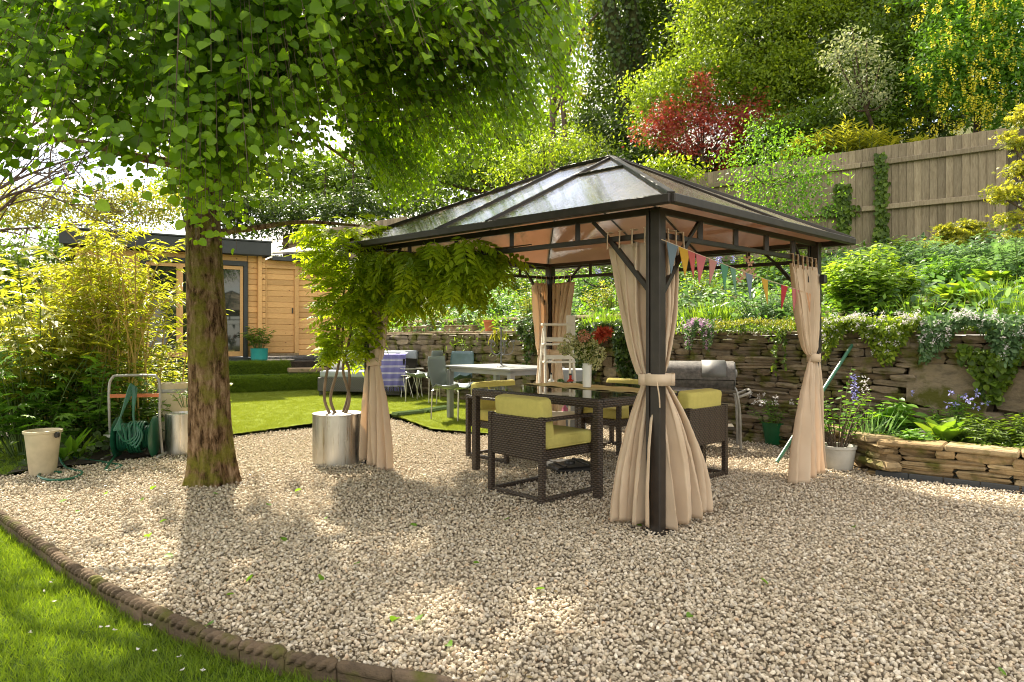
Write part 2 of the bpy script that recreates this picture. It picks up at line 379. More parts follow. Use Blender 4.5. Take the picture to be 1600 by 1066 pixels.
def leaf_parts(parent, tm, P, D, N, size, mat, tint=None, n_obj=300, name='leaf', joined='foliage'):
    """the n_obj leaves that show largest become objects of their own, the rest one joined part"""
    P = np.asarray(P, float); n = len(P); size = np.broadcast_to(np.asarray(size, float), (n,)).copy()
    tint = rng.random(n) if tint is None else np.clip(tint, 0, 1)
    S, D, N = rows(np.asarray(D, float), np.asarray(N, float))
    px = CX + F * P[:, 0] / P[:, 1]; py = HY - F * (P[:, 2] - CZ) / P[:, 1]
    score = size / P[:, 1] * ((px > 5) & (px < 1595) & (py > 5) & (py < 1060))
    order = np.argsort(-score); top = order[:n_obj]; rest = order[n_obj:]
    for i in top:
        q = round(float(tint[i]) * 5) / 5; key = (tm, mat.name, q)
        if key not in TPL: TPL[key] = leafmesh(name, tm, [(0, 0, 0)], [(0, 1, 0)], [(0, 0, 1)], 1.0, mat, np.array([q]))
        o = bpy.data.objects.new(name, TPL[key]); COL.objects.link(o); o.parent = parent; pinv(o, parent)
        o.matrix_basis = Matrix(((S[i][0] * size[i], D[i][0] * size[i], N[i][0] * size[i], P[i][0]), (S[i][1] * size[i], D[i][1] * size[i], N[i][1] * size[i], P[i][1]), (S[i][2] * size[i], D[i][2] * size[i], N[i][2] * size[i], P[i][2]), (0, 0, 0, 1)))
    if len(rest):
        tag(put(joined, leafmesh(joined, tm, P[rest], D[rest], N[rest], size[rest], mat, tint[rest]), parent), kind='stuff')
def rv(n, s=1.0): return rng.normal(0, s, (n, 3))
def put_leaves(name, parent, tm, P, D, N, size, mat, tint=None, **kw):
    return tag(put(name, leafmesh(name, tm, P, D, N, size, mat, tint), parent), **kw)

# ================================================================== THE GROUND
def fbm(p, sc=1.0, o=4): return noise.fractal(Vector(p) * sc, 1.0, 2.0, o)
EDGE = [(-6.4, 7.4), (-5.0, 5.95), (-4.15, 5.1), (-3.46, 4.5), (-2.38, 3.546), (-1.74, 3.03), (-1.31, 2.73), (-.97, 2.54), (-.70, 2.44), (-.357, 2.32), (.2, 2.17), (1.0, 2.05), (2.2, 2.0), (4.0, 2.1)]
BED = [(-3.37, 8.07), (-3.75, 7.7), (-3.50, 7.03), (-3.57, 6.70), (-3.88, 6.28), (-4.26, 5.98), (-4.36, 5.75)]
TURF_EDGE = [(.936, 9.70), (-.30, 8.13), (-1.01, 8.46), (-1.77, 9.86), (-2.66, 8.94), (-3.37, 8.07)]
LOWW = [(3.32, 6.8), (3.2, 6.3), (3.24, 5.88), (3.98, 5.25), (6.5, 3.4)]
GRAVEL = EDGE + [(7.5, 2.3), (7.3, 3.2)] + LOWW[::-1] + [(2.92, 7.3), (2.87, 7.64)] + TURF_EDGE + BED[1:] + [(-5.3, 6.9)]
def poly_sheet(name, pts, z, mat, kind='structure', zf=None):
    bm = bmesh.new(); vs = [bm.verts.new((x, y, z)) for x, y in pts]; f = bm.faces.new(vs); bmesh.ops.triangulate(bm, faces=[f])
    if zf:
        for _ in range(4):
            es = [e for e in bm.edges if e.calc_length() > .5]
            if es: bmesh.ops.subdivide_edges(bm, edges=es, cuts=1); bmesh.ops.triangulate(bm, faces=bm.faces[:])
        for v in bm.verts: v.co.z = zf(v.co.x, v.co.y)
    bmesh.ops.recalc_face_normals(bm, faces=bm.faces[:])
    if sum(f.normal.z for f in bm.faces) < 0: bmesh.ops.reverse_faces(bm, faces=bm.faces[:])
    me = bpy.data.meshes.new(name); bm.to_mesh(me); bm.free(); me.materials.append(mat)
    return tag(put(name, me), kind=kind)
def inpoly(P, poly):
    x, y = P[:, 0], P[:, 1]; ins = np.zeros(len(P), bool); j = len(poly) - 1
    for i in range(len(poly)):
        xi, yi = poly[i]; xj, yj = poly[j]
        c = ((yi > y) != (yj > y)); xx = (xj - xi) * (y - yi) / ((yj - yi) or 1e-9) + xi
        ins ^= c & (x < xx); j = i
    return ins
def mk_ground(name, a, b, sc=3, bump=.6):
    t = NT(name); g = t.geo(); n = t.noise(g, sc, 8, .65); n2 = t.noise(g, sc * 9, 5, .6)
    c = t.mix(.5, t.ramp([(.3, a), (.7, b)], n), t.ramp([(.3, a), (.7, b)], n2)); t.pbr(c, .95, normal=t.bump(n2, bump, .03), spec=.1); return t.m
M['earth'] = mk_ground('earth', (.05, .05, .02), (.09, .10, .03))
M['sand'] = mk_ground('gravel_base', (.16, .13, .09), (.32, .26, .19), 12)
M['lawn_base'] = mk_ground('lawn_base', (.03, .055, .01), (.06, .10, .016), 8)
M['turf_base'] = mk_ground('turf_base', (.13, .17, .022), (.21, .25, .035), 6, .4)
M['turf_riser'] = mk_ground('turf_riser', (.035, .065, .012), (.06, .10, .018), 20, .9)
MB().add([(-250, -60, -.13), (250, -60, -.13), (250, 450, -.13), (-250, 450, -.13)], [(0, 1, 2, 3)]).build('ground', M['earth'], kind='structure')
poly_sheet('gravel_bed', GRAVEL, -.012, M['sand'])
lawn_poly = EDGE[:14] + [(4.2, .2), (-8, .2), (-9, 7)]
poly_sheet('lawn', lawn_poly, -.062, M['lawn_base'])
side_lawn = [(-4.36, 5.75), (-4.30, 6.05), (-4.6, 6.6), (-5.4, 7.6), (-7.5, 8.5), (-7.6, 6.9), (-5.3, 6.2), (-4.7, 5.9)]
poly_sheet('side_lawn', side_lawn, .012, M['lawn_base'])
tz = lambda x, y: .03 + max(0, y - 8) * .022
TURF = TURF_EDGE + [(-3.9, 8.6), (-6.5, 10.5), (-7.4, 12.0), (-5.3, 12.72), (-3.7, 13.72), (-3.2, 13.9), (-2.9, 13.9)]
poly_sheet('artificial_lawn', TURF, 0, M['turf_base'], zf=tz)
bed_poly = BED + [(-4.6, 6.35), (-5.4, 7.5), (-8.4, 8.6), (-13, 10), (-13, 14), (-7.6, 12.3), (-7.0, 11.6), (-6.1, 10.2), (-4.0, 8.5)]
poly_sheet('flower_bed', bed_poly, .03, M['soil'], zf=lambda x, y: .025 + .5 * max(0, min(1, (y - 7) / 5)) * .6)
# edge of the upper turf piece and the loose turf strip in front of it
mb = MB(); pts = [gnd(615, 652, .05), gnd(660, 647, .06), gnd(706, 639, .07)]
for a, b in zip(pts, pts[1:]): mb.bar(a + V(0, 0, .03), b + V(0, 0, .03), .22, .07, bev=.03)
mb.build('turf_fold', M['turf_riser'], kind='structure')
# the terrace with its two turf covered steps
def slab(name, pts, z0, z1, mat, bev=.05, **kw):
    bm = bmesh.new(); lo = [bm.verts.new((x, y, z0)) for x, y in pts]; f = bm.faces.new(lo)
    r = bmesh.ops.extrude_face_region(bm, geom=[f]); up = [q for q in r['geom'] if isinstance(q, bmesh.types.BMVert)]
    for v in up: v.co.z = z1
    bmesh.ops.recalc_face_normals(bm, faces=bm.faces[:])
    es = [e for e in bm.edges if all(abs(v.co.z - z1) < 1e-5 for v in e.verts)]
    if bev: bmesh.ops.bevel(bm, geom=es, offset=bev, segments=3, affect='EDGES')
    me = bpy.data.meshes.new(name); bm.to_mesh(me); bm.free(); me.materials.append(mat); return tag(put(name, me), **kw)
slab('step', [(-7.6, 11.65), (-5.3, 12.72), (-4.4, 13.2), (-3.72, 13.7), (-3.9, 14.6), (-7.9, 12.6)], .1, .455, M['turf_riser'], .05, kind='structure')
slab('step', [(-7.9, 12.25), (-5.4, 13.32), (-4.62, 13.74), (-4.62, 14.4), (-8.0, 13.0)], .4, .70, M['turf_riser'], .05, kind='structure')
slab('terrace', [(-12, 11.0), (-7.9, 12.5), (-5.45, 13.55), (-4.55, 14.0), (-3.8, 14.6), (-3.3, 14.4), (-3.3, 22), (-20, 22), (-20, 11)], .3, .685, M['soil'], 0, kind='structure')
sl = MB().box(at(478, 577, 13.45) + V(0, .1, -.02), (.75, .32, .09), R(24), bev=.015).build('stone_step', M['slab'], label='worn stone slab set in the turf steps below the pine door', cat='step')

# bank behind the retaining wall
WE, WN, W1 = V(.68, -.733, 0), V(.733, .68, 0), V(2.87, 7.68, 0)
def bz(t): return 1.26 + max(0, t) * .27 if t < 5.4 else 1.26 + 5.4 * .27 + (t - 5.4) * .34
def wp(s, t, z=None):
    p = W1 + WE * s + WN * t; p.z = bz(t) if z is None else z; return p
def bank(px, t):
    r = (px - CX) / F; Y = (t + 7.326) / (.733 * r + .68); return V(r * Y, Y, bz(t))
bm = bmesh.new(); ss = np.linspace(-24, 16, 66); tt = np.concatenate([np.linspace(.12, 6, 16), np.linspace(7, 60, 18)]); G = []
for s in ss:
    row = []
    for t in tt:
        p = wp(s, t); p.z += .10 * fbm((p.x, p.y, 0), .8) * min(1, t)
        if s < -9.6: p.z = min(p.z, .66 + max(0, t - 1.2) * .32)
        row.append(bm.verts.new(p))
    G.append(row)
for i in range(len(ss) - 1):
    for j in range(len(tt) - 1): bm.faces.new((G[i][j], G[i + 1][j], G[i + 1][j + 1], G[i][j + 1]))
me = bpy.data.meshes.new('hillside'); bm.to_mesh(me); bm.free(); me.materials.append(M['earth']); tag(put('hillside', me), kind='structure')

# ------------------------------------------------------------------ gravel and grass as instanced ground stuff
def stuff_instances(name, pts, protos, smin, smax, tilt, label_kind='stuff'):
    col = bpy.data.collections.new(name + '_pieces')
    for p in protos: col.objects.link(p)
    me = bpy.data.meshes.new(name); me.vertices.add(len(pts)); me.vertices.foreach_set('co', np.asarray(pts, np.float32).ravel()); me.update()
    o = put(name, me); tag(o, kind='stuff')
    ng = bpy.data.node_groups.new(name, 'GeometryNodeTree')
    ng.interface.new_socket('Geometry', in_out='INPUT', socket_type='NodeSocketGeometry'); ng.interface.new_socket('Geometry', in_out='OUTPUT', socket_type='NodeSocketGeometry')
    N = ng.nodes; L = ng.links; gi = N.new('NodeGroupInput'); go = N.new('NodeGroupOutput'); ip = N.new('GeometryNodeInstanceOnPoints')
    ci = N.new('GeometryNodeCollectionInfo'); ci.inputs['Collection'].default_value = col; ci.inputs['Separate Children'].default_value = True; ci.inputs['Reset Children'].default_value = True
    rr = N.new('FunctionNodeRandomValue'); rr.data_type = 'FLOAT_VECTOR'; rr.inputs['Min'].default_value = (-tilt, -tilt, 0); rr.inputs['Max'].default_value = (tilt, tilt, 6.283)
    rs = N.new('FunctionNodeRandomValue'); rs.data_type = 'FLOAT'; rs.inputs[2].default_value = smin; rs.inputs[3].default_value = smax; rs.inputs['Seed'].default_value = 5
    L.new(gi.outputs[0], ip.inputs['Points']); L.new(ci.outputs[0], ip.inputs['Instance']); ip.inputs['Pick Instance'].default_value = True
    L.new(rr.outputs['Value'], ip.inputs['Rotation']); L.new(rs.outputs[1], ip.inputs['Scale']); L.new(ip.outputs[0], go.inputs[0])
    md = o.modifiers.new('scatter', 'NODES'); md.node_group = ng; return o
def mk_gravel():
    t = NT('gravel_stone'); inf = t.n('ShaderNodeObjectInfo'); n = t.noise(t.geo(), 60, 4)
    c = t.ramp([(0, (.32, .265, .185)), (.18, (.57, .49, .37)), (.36, (.44, .36, .25)), (.5, (.72, .64, .51)), (.68, (.61, .50, .36)), (.82, (.43, .385, .32)), (.92, (.82, .74, .61)), (1, (.52, .36, .22))], inf.outputs['Random'])
    c = t.mix(1, c, t.ramp([(.3, (.72,) * 3), (.7, (1.1,) * 3)], n), 'MULTIPLY')
    t.pbr(c, .75, normal=t.bump(n, .5, .004), spec=.3); return t.m
M['gravel'] = mk_gravel()
stones = []
for i in range(10):
    bm = bmesh.new(); bmesh.ops.create_icosphere(bm, subdivisions=1, radius=.5)
    sc = V(1, random.uniform(.6, .95), random.uniform(.45, .75))
    for v in bm.verts:
        v.co *= 1 + .55 * noise.noise(v.co * 2.6 + V(i * 9, 0, 0)) + random.uniform(-.08, .08); v.co = V(v.co.x * sc.x, v.co.y * sc.y, v.co.z * sc.z)
    me = bpy.data.meshes.new('pebble'); bm.to_mesh(me); bm.free(); me.materials.append(M['gravel']); stones.append(bpy.data.objects.new('pebble', me))
def scatter_ground(y0, y1, step, margin=.9):
    xs = np.arange(-.78 * y1 - margin, .78 * y1 + margin, step); ys = np.arange(y0, y1, step)
    P = np.stack(np.meshgrid(xs, ys), -1).reshape(-1, 2); P = P + rng.uniform(-.5, .5, P.shape) * step
    P = P[np.abs(P[:, 0]) < .78 * P[:, 1] + margin]; return P
gp = GRAVEL
P = np.concatenate([scatter_ground(2.1, 4.4, .0148), scatter_ground(4.4, 6.5, .020), scatter_ground(6.5, 10, .029)])
P = P[inpoly(P, gp)]
zz = np.where(rng.random(len(P)) < .35, .012, .0) + rng.uniform(-.004, .004, len(P)) + .012 * np.sin(P[:, 0] * 3.1) * np.sin(P[:, 1] * 2.3)
far = P[:, 1] > 6.5
stuff_instances('gravel', np.column_stack([P, zz]), stones, .011, .027, .9)
print('gravel', len(P))

def tuft(n, h, spread, lean, mat, w=1.0):
    a = rng.random(n) * 6.283; r = spread * np.sqrt(rng.random(n)); Pp = np.column_stack([r * np.cos(a), r * np.sin(a), np.zeros(n)])
    D = np.column_stack([rng.normal(0, lean, n), rng.normal(0, lean, n), np.ones(n)]); N = np.column_stack([rng.normal(0, 1, n), rng.normal(0, 1, n), np.full(n, .2)])
    me = leafmesh('grass_tuft', 'blade', Pp, D, N, h * rng.uniform(.6, 1.1, n), mat); return bpy.data.objects.new('grass_tuft', me)
tufts = [tuft(16, .050, .03, .45, M['grass']) for _ in range(8)]
lp = scatter_ground(1.9, 5.2, .027, .2); lp = lp[inpoly(lp, lawn_poly)]
bare = np.array([noise.noise(V(x * 2.2, y * 2.2, 3)) for x, y in lp]); lp = lp[(bare > -.42) | (rng.random(len(lp)) < .35)]
stuff_instances('grass', np.column_stack([lp, np.full(len(lp), -.064)]), tufts, .55, 1.25, .25)
lp = np.column_stack([rng.uniform(-6.5, -4.2, 3500), rng.uniform(5.6, 8.2, 3500)]); lp = lp[inpoly(lp, side_lawn)]
stuff_instances('side_grass', np.column_stack([lp, np.full(len(lp), .01)]), tufts, .5, 1.0, .25)
pile = [tuft(26, .028, .05, .5, M['turf']) for _ in range(6)]
lp = np.column_stack([rng.uniform(-7, 1, 60000), 8 + 6 * rng.random(60000) ** 1.3]); lp = lp[inpoly(lp, TURF)][:26000]
stuff_instances('turf_pile', np.array([(x, y, tz(x, y) - .002) for x, y in lp]), pile, .7, 1.2, .2)
fr = []
for _ in range(4200):
    q = random.random(); a = random.random()
    if random.random() < .5: p = V(-5.3 - .6 + 2.3 * q, 12.72 - .3 + 1.05 * q, .15 + .3 * a)
    else: p = V(-5.4 - .5 + 1.3 * q, 13.32 - .2 + .62 * q, .46 + .24 * a)
    fr.append(p)
pile2 = [tuft(20, .06, .06, 1.0, M['grass']) for _ in range(4)]
stuff_instances('step_turf_fringe', np.array(fr), pile2, .6, 1.1, .9)

# clover flowers in the lawn
def flecks(name, pts, s, mat, n=6):
    P_, D_, N_ = [], [], []
    for p in pts:
        for k in range(n): P_.append(p); D_.append((random.gauss(0, 1), random.gauss(0, 1), .5)); N_.append((random.gauss(0, .4), random.gauss(0, .4), 1))
    return put_leaves(name, None, 'petal', P_, D_, N_, s, mat, kind='stuff')
flecks('clover_flowers', [gnd(random.uniform(0, 420), random.uniform(880, 1064), -.04) + V(0, 0, .035) for _ in range(26)], .012, M['petal_white'])
# fallen leaves on the gravel
spots = [(95, 785), (340, 772), (240, 760), (660, 742), (118, 800), (790, 812), (880, 690), (232, 835), (260, 812), (510, 810), (445, 845), (470, 765), (650, 822), (395, 900), (560, 880), (330, 975), (995, 818), (740, 880), (850, 920), (620, 965), (1335, 822), (655, 968), (270, 868), (165, 770), (225, 778), (1190, 905), (500, 905), (700, 1005), (1560, 1045), (1080, 960), (355, 930), (420, 790)]
fl = leafmesh('fallen_leaf', 'heart', [(0, 0, 0)], [(0, 1, 0)], [(0, 0, 1)], 1, M['leaf_fresh'], np.array([.6])); k = 0
for px, py in spots:
    p = gnd(px, py, .03)
    if not inpoly(np.array([[p.x, p.y]]), GRAVEL)[0]: continue
    o = put('fallen_leaf', fl); o.location = p; s = random.uniform(.03, .05); o.scale = (s, s, s); o.rotation_euler = (random.gauss(0, .4), random.gauss(0, .4), random.uniform(0, 6))
    tag(o, 'small green leaf fallen on the pale gravel in the open', 'leaf', 'green leaves fallen on the gravel')

# dry litter blown against the trunk, the beds and the edging
L_ = [(-2.47 + random.gauss(0, .42), 5.45 + random.gauss(0, .35)) for _ in range(420)]
for poly, n_, sp in ((BED, 330, .12), (EDGE[2:11], 420, .09), ([(3.2, 5.75), (4.0, 5.1), (4.8, 4.5)], 260, .10), ([(1.2, 9.2), (2.87, 7.55), (3.2, 6.5)], 320, .14)):
    for _ in range(n_): i = random.randrange(len(poly) - 1); f = random.random(); L_.append((poly[i][0] * (1 - f) + poly[i + 1][0] * f + random.gauss(0, sp) + .04, poly[i][1] * (1 - f) + poly[i + 1][1] * f + random.gauss(0, sp) + .04))
for _ in range(520): y_ = random.uniform(2.3, 7.5); L_.append((random.uniform(-.75, .78) * y_, y_))
L_ = np.array(L_); L_ = L_[inpoly(L_, GRAVEL)]; n = len(L_)
put_leaves('leaf_litter', None, 'rhomb', np.column_stack([L_, rng.uniform(.016, .03, n)]), rng.normal(0, 1, (n, 3)) * [1, 1, .15], rng.normal(0, .3, (n, 3)) + [0, 0, 1], rng.uniform(.010, .028, n), M['litter'], kind='stuff')

# rope topped edging tiles
er = thing('garden_edging', 'curved border of rope topped brown clay edging between lawn and gravel', 'edging', (-2.38, 3.546, -.1))
pts = catmull([(x, y, 0) for x, y in EDGE[1:13]], 30); dist = [0]
for a, b in zip(pts, pts[1:]): dist.append(dist[-1] + (b - a).length)
def along(q):
    i = min(max(np.searchsorted(dist, q) - 1, 0), len(pts) - 2); f = (q - dist[i]) / (dist[i + 1] - dist[i]); return pts[i].lerp(pts[i + 1], f)
def tile_mesh(L, ph, roped=True):
    mb = MB(); mb.box((0, 0, -.055), (L, .026, .09), bev=.006)
    n = 44; seg = 14; vs = []
    for i in range(n + 1):
        x = -L / 2 + L * i / n; e = min(1, 6 * min(i, n - i) / n + .55)
        for k in range(seg):
            a = 2 * math.pi * k / seg; r = (.0235 * (.50 + .62 * abs(math.sin(a * 1.0 + x * math.pi / .046 + ph)) ** .7)) if roped else .022 * (1 + .06 * math.sin(9 * x + a * 3 + ph))
            vs.append((x, r * e * math.cos(a) * 1.1, -.004 + r * e * math.sin(a)))
    mb.add(vs, [(i * seg + k, (i + 1) * seg + k, (i + 1) * seg + (k + 1) % seg, i * seg + (k + 1) % seg) for i in range(n) for k in range(seg)] + [tuple(range(seg)), tuple(n * seg + k for k in range(seg))[::-1]])
    return mb.mesh('edging_tile', M['tile'], True)
tms = [tile_mesh(.222, 0), tile_mesh(.222, 1), tile_mesh(.222, 2)]; plain_t = tile_mesh(.222, 3, False)
q = .12; total = dist[-1]
while q < total - .12:
    a, b = along(q - .11), along(q + .11); m = (a + b) / 2; an = math.atan2((b - a).y, (b - a).x)
    o = bpy.data.objects.new('edging_tile', plain_t if m.x > -.62 else random.choice(tms)); COL.objects.link(o); o.parent = er; pinv(o, er)
    o.location = (m.x, m.y, .018 + random.uniform(-.006, .005)); o.rotation_euler = (random.gauss(0, .05), random.gauss(0, .015), an); q += .226

# ================================================================== DRY STONE WALLS
def stone_templates(n, mat):
    out = []
    for i in range(n):
        bm = bmesh.new(); bmesh.ops.create_cube(bm, size=1); bmesh.ops.subdivide_edges(bm, edges=bm.edges[:], cuts=1, use_grid_fill=True)
        for v in bm.verts:
            c = v.co; r = V(1 - .10 * (abs(c.z) > .4), 1, 1 - .12 * (abs(c.x) > .4))
            v.co = V(c.x * r.x, c.y * (1 - .14 * ((abs(c.x) > .4) + (abs(c.z) > .4))), c.z * r.z) + V(random.uniform(-.04, .04), random.uniform(-.09, .09), random.uniform(-.07, .07))
        me = bpy.data.meshes.new('stone'); bm.to_mesh(me); bm.free(); me.materials.append(mat); out.append(me)
    return out
def stone_face(parent, a, b, z0, z1, rowh, lens, depth, mat, inview=None, batter=0.0, names='stone', limit=300):
    """stones laid in courses over the vertical face from a to b (camera side = left of a->b reversed)"""
    tm = stone_templates(9, mat); a, b = Vector(a), Vector(b); L = (b - a).length; d = (b - a) / L; out = V(d.y, -d.x, 0)
    if out.y > 0: out = -out
    an = math.atan2(d.y, d.x); z = z0; made = 0; rest = []; cnt = 0
    while z < z1 - .02:
        h = min(random.uniform(*rowh), z1 - z); x = -random.uniform(0, .1)
        while x < L:
            l = random.uniform(*lens) * (1.0 + (.6 if random.random() < .15 else 0)); hh = h
            cx = x + l / 2
            if cx < L + .05:
                p = a + d * cx + out * (random.uniform(-.025, .03) - batter * (z - z0)); p.z = z + h / 2
                items = [(p, l, h)]
                if h > rowh[0] * 1.25 and random.random() < .3: items = [(p + V(0, 0, h * .25), l, h * .5), (p - V(0, 0, h * .25), l, h * .5)]
                for (pp, ll, h2) in items:
                    Mx = Matrix.Translation(pp) @ Matrix.Rotation(an, 4, 'Z') @ Matrix.Rotation(random.gauss(0, .025), 4, 'Y') @ Matrix.Rotation(random.choice((0, math.pi)), 4, 'X') @ Matrix.Diagonal((ll * .985, depth, h2 * 1.0, 1))
                    rest.append((Mx, random.choice(tm), inview(pp) if inview else True))
            x += l
        z += h
    vis = [r for r in rest if r[2]]; random.shuffle(vis); sel = vis[:limit]; other = vis[limit:] + [r for r in rest if not r[2]]
    for Mx, me, _ in sel:
        o = bpy.data.objects.new(names, me); COL.objects.link(o); o.parent = parent; pinv(o, parent); o.matrix_basis = Mx
    if other:
        mb = MB()
        for Mx, me, _ in other: mb.add([Mx @ v.co for v in me.vertices], [tuple(f.vertices) for f in me.polygons])
        mb.build('rubble', mat, parent, kind='stuff')
def vis(p):
    px = CX + F * p.x / p.y; py = HY - F * (p.z - CZ) / p.y; return -20 < px < 1620
Wm = wp(-1.45, 0, 0); W0 = wp(-9.05, 0, 0); W2 = wp(7.2, 0, 0)
far_wall = thing('retaining_wall', 'long shaded rubble stone retaining wall behind the grey outdoor table and sofa', 'wall', (-.6, 11.4, 0))
mb = MB(); a, b = W0 + WN * .17, Wm + WN * .17; mb.bar(V(a.x, a.y, .58), V(b.x, b.y, .58), .20, 1.16); mb.build('wall_core', M['core'], far_wall)
stone_face(far_wall, W0, Wm, -.02, 1.27, (.085, .15), (.18, .48), .16, M['stone_wall'], vis)
near_wall = thing('retaining_wall', 'golden brown dry stone retaining wall behind the barbecue and right gazebo post', 'wall', (3.6, 6.9, 0))
mb = MB(); a, b = Wm + WN * .17, W2 + WN * .17; mb.bar(V(a.x, a.y, .58), V(b.x, b.y, .58), .20, 1.16); mb.build('wall_core', M['core'], near_wall)
stone_face(near_wall, Wm, wp(.95, 0, 0), -.02, 1.27, (.042, .085), (.14, .40), .16, M['stone_wall'], vis, limit=210)
stone_face(near_wall, wp(.95, 0, 0), wp(1.5, 0, 0), -.02, 1.27, (.06, .10), (.14, .38), .16, M['stone_wall'], vis, limit=40)
stone_face(near_wall, wp(1.5, 0, 0), W2, .2, .52, (.09, .13), (.2, .4), .16, M['stone_wall'], vis, limit=20)
stone_face(near_wall, wp(1.5, 0, 0), W2, .52, .94, (.38, .42), (.55, .85), .15, M['stone_wall'], vis, limit=8)
stone_face(near_wall, wp(1.5, 0, 0), W2, .94, 1.27, (.07, .12), (.18, .40), .16, M['stone_wall'], vis, limit=22)
# second tier with coping on the far wall
tier = thing('garden_wall', 'low upper tier of old bricks and slabs on top of the far retaining wall', 'wall', (-1.6, 12.9, 1.3))
for s0 in np.arange(-8.9, -2.2, .62):
    c = wp(s0 + .3, .16 + .02 * random.random(), 1.285); MB().box(c, (.60, .34, .035), math.atan2(WE.y, WE.x) + random.gauss(0, .01), bev=.006).build('coping_slab', M['slab'], tier)
stone_face(tier, wp(-9, .62, 0), wp(-2.2, .62, 0), 1.30, 1.46, (.07, .09), (.2, .4), .14, M['stone_wall'], vis, limit=60)
for s0 in np.arange(-8.9, -2.4, .9):
    a, b = wp(s0, .60, 1.50), wp(s0 + .86, .60, 1.50); MB().tube([a, b], .045, 8).build('log_edging', M['slab'], tier)
for (px, w, lab, dd) in ((655, .95, 'long weathered terracotta trough standing left on the wall ledge', 0), (722, .85, 'long weathered terracotta trough standing right on the wall ledge', .02)):
    c = bank(px, .3); c.z = 1.303; tr = thing('trough', lab, 'planter', c, math.atan2(WE.y, WE.x), 'terracotta troughs on the wall')
    MB().box((0, 0, .05), (w, .22, .10), bev=.012).build('trough_body', M['slab'], tr, False); MB().box((0, 0, .104), (w + .02, .24, .018), bev=.005).build('rim', M['slab'], tr, False)

# low planter wall in front
low = thing('planter_wall', 'low golden stone planter wall in front of the right flower bed', 'wall', (4.1, 5.1, 0))
P_ = [V(3.30, 6.75, 0), V(3.18, 6.30, 0), V(3.22, 5.86, 0), V(3.98, 5.22, 0), V(5.1, 4.42, 0), V(6.5, 3.4, 0)]
for i, (a, b) in enumerate(zip(P_, P_[1:])):
    stone_face(low, a, b, -.02, .27, (.045, .085), (.12, .46), .17, M['stone_low'], vis, limit=45)
    n = max(1, int((b - a).length / .4)); d = (b - a) / n; an = math.atan2(d.y, d.x); nn = V(d.y, -d.x, 0).normalized(); nn = -nn if nn.y > 0 else nn
    for k in range(n):
        c = a + d * (k + .5) - nn * .03; c.z = .293 + random.uniform(-.004, .006)
        bm = MB().box((0, 0, 0), (d.length * .985, .27, random.uniform(.04, .055)), bev=.012)
        o = bm.build('capstone', M['stone_low'], low); o.location = c; o.rotation_euler = (random.gauss(0, .02), random.gauss(0, .02), an + random.gauss(0, .02))
for a, b in zip(P_[2:], P_[3:]):
    n = 4
    for k in range(n):
        p, q_ = a.lerp(b, k / n), a.lerp(b, (k + .985) / n); nn = (b - a).normalized(); nn = V(nn.y, -nn.x, 0) * .12
        if nn.y > 0: nn = -nn
        MB().bar(p + nn + V(0, 0, .02), q_ + nn + V(0, 0, .02), .03, .07, bev=.004).build('edging_block', M['anthracite'], low)
bedp = [(3.3, 5.98), (3.98, 5.32), (5.1, 4.52), (6.6, 3.45), (7.6, 2.9), tuple(W2[:2]), tuple(wp(.55, .05)[:2]), (3.38, 6.8), (3.27, 6.3)]
poly_sheet('planter_bed', bedp, .25, M['soil'])

# ================================================================== FENCES
def fence(root, a, b, zt, H, mat, bw=.108, rails=(.28, 1.03, 1.72), side=None, posts=True, vary=.006):
    a, b = Vector(a), Vector(b); d = (b - a); d.z = 0; L = d.length; d.normalize(); an = math.atan2(d.y, d.x); out = V(d.y, -d.x, 0)
    if out.y > 0: out = -out
    if side: out *= side
    ms = [MB().box((0, 0, 0), (bw * 1.16, .012, H), bev=.003).mesh('board', mat) for _ in range(3)]; n = int(L / bw)
    for i in range(n):
        p = a + d * (i + .5) * bw; f = (i + .5) / n; z = a.z + (b.z - a.z) * f
        o = bpy.data.objects.new('board', random.choice(ms)); COL.objects.link(o); o.parent = root; pinv(o, root)
        p.z = z - H / 2 + random.uniform(-vary, vary); o.location = p; o.rotation_euler = (0, random.gauss(0, .003), an + .15)
    for h in rails:
        nseg = max(1, round(L / 1.83))
        for k in range(nseg):
            f0, f1 = k / nseg, (k + 1) / nseg - .002
            p, q = a.lerp(b, f0), a.lerp(b, f1); p.z -= h; q.z -= h
            MB().bar(p + out * .045, q + out * .045, .045, .085, bev=.008).build('rail', mat, root)
    if posts:
        nseg = max(1, round(L / 1.83))
        for k in range(nseg + 1):
            p = a.lerp(b, k / nseg); MB().box(tuple(V(p.x, p.y, p.z - H / 2 - .06) - out * .08), (.09, .09, H + .1), an, bev=.006).build('post', mat, root)
f1 = thing('fence', 'weathered feather edge board fence with three rails along the top of the bank', 'fence', (5.6, 11.7, 2.6))
fence(f1, V(7.55, 10.22, 4.40), V(1.2, 14.95, 4.42), 4.4, 1.95, M['fence'])
f2 = thing('fence', 'dark brown board fence panel returning at the right edge behind the maple fronds', 'fence', (8.1, 9.9, 2.6))
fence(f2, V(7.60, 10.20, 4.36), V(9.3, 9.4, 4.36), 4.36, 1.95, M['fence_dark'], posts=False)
f3 = thing('fence', 'distant board fence seen over the shed roof behind the wisteria', 'fence', (-5.5, 19.6, 2.2))
fence(f3, at(443, 367, 20.6), at(640, 338, 17.6), 4.4, 2.1, M['fence'], bw=.14)

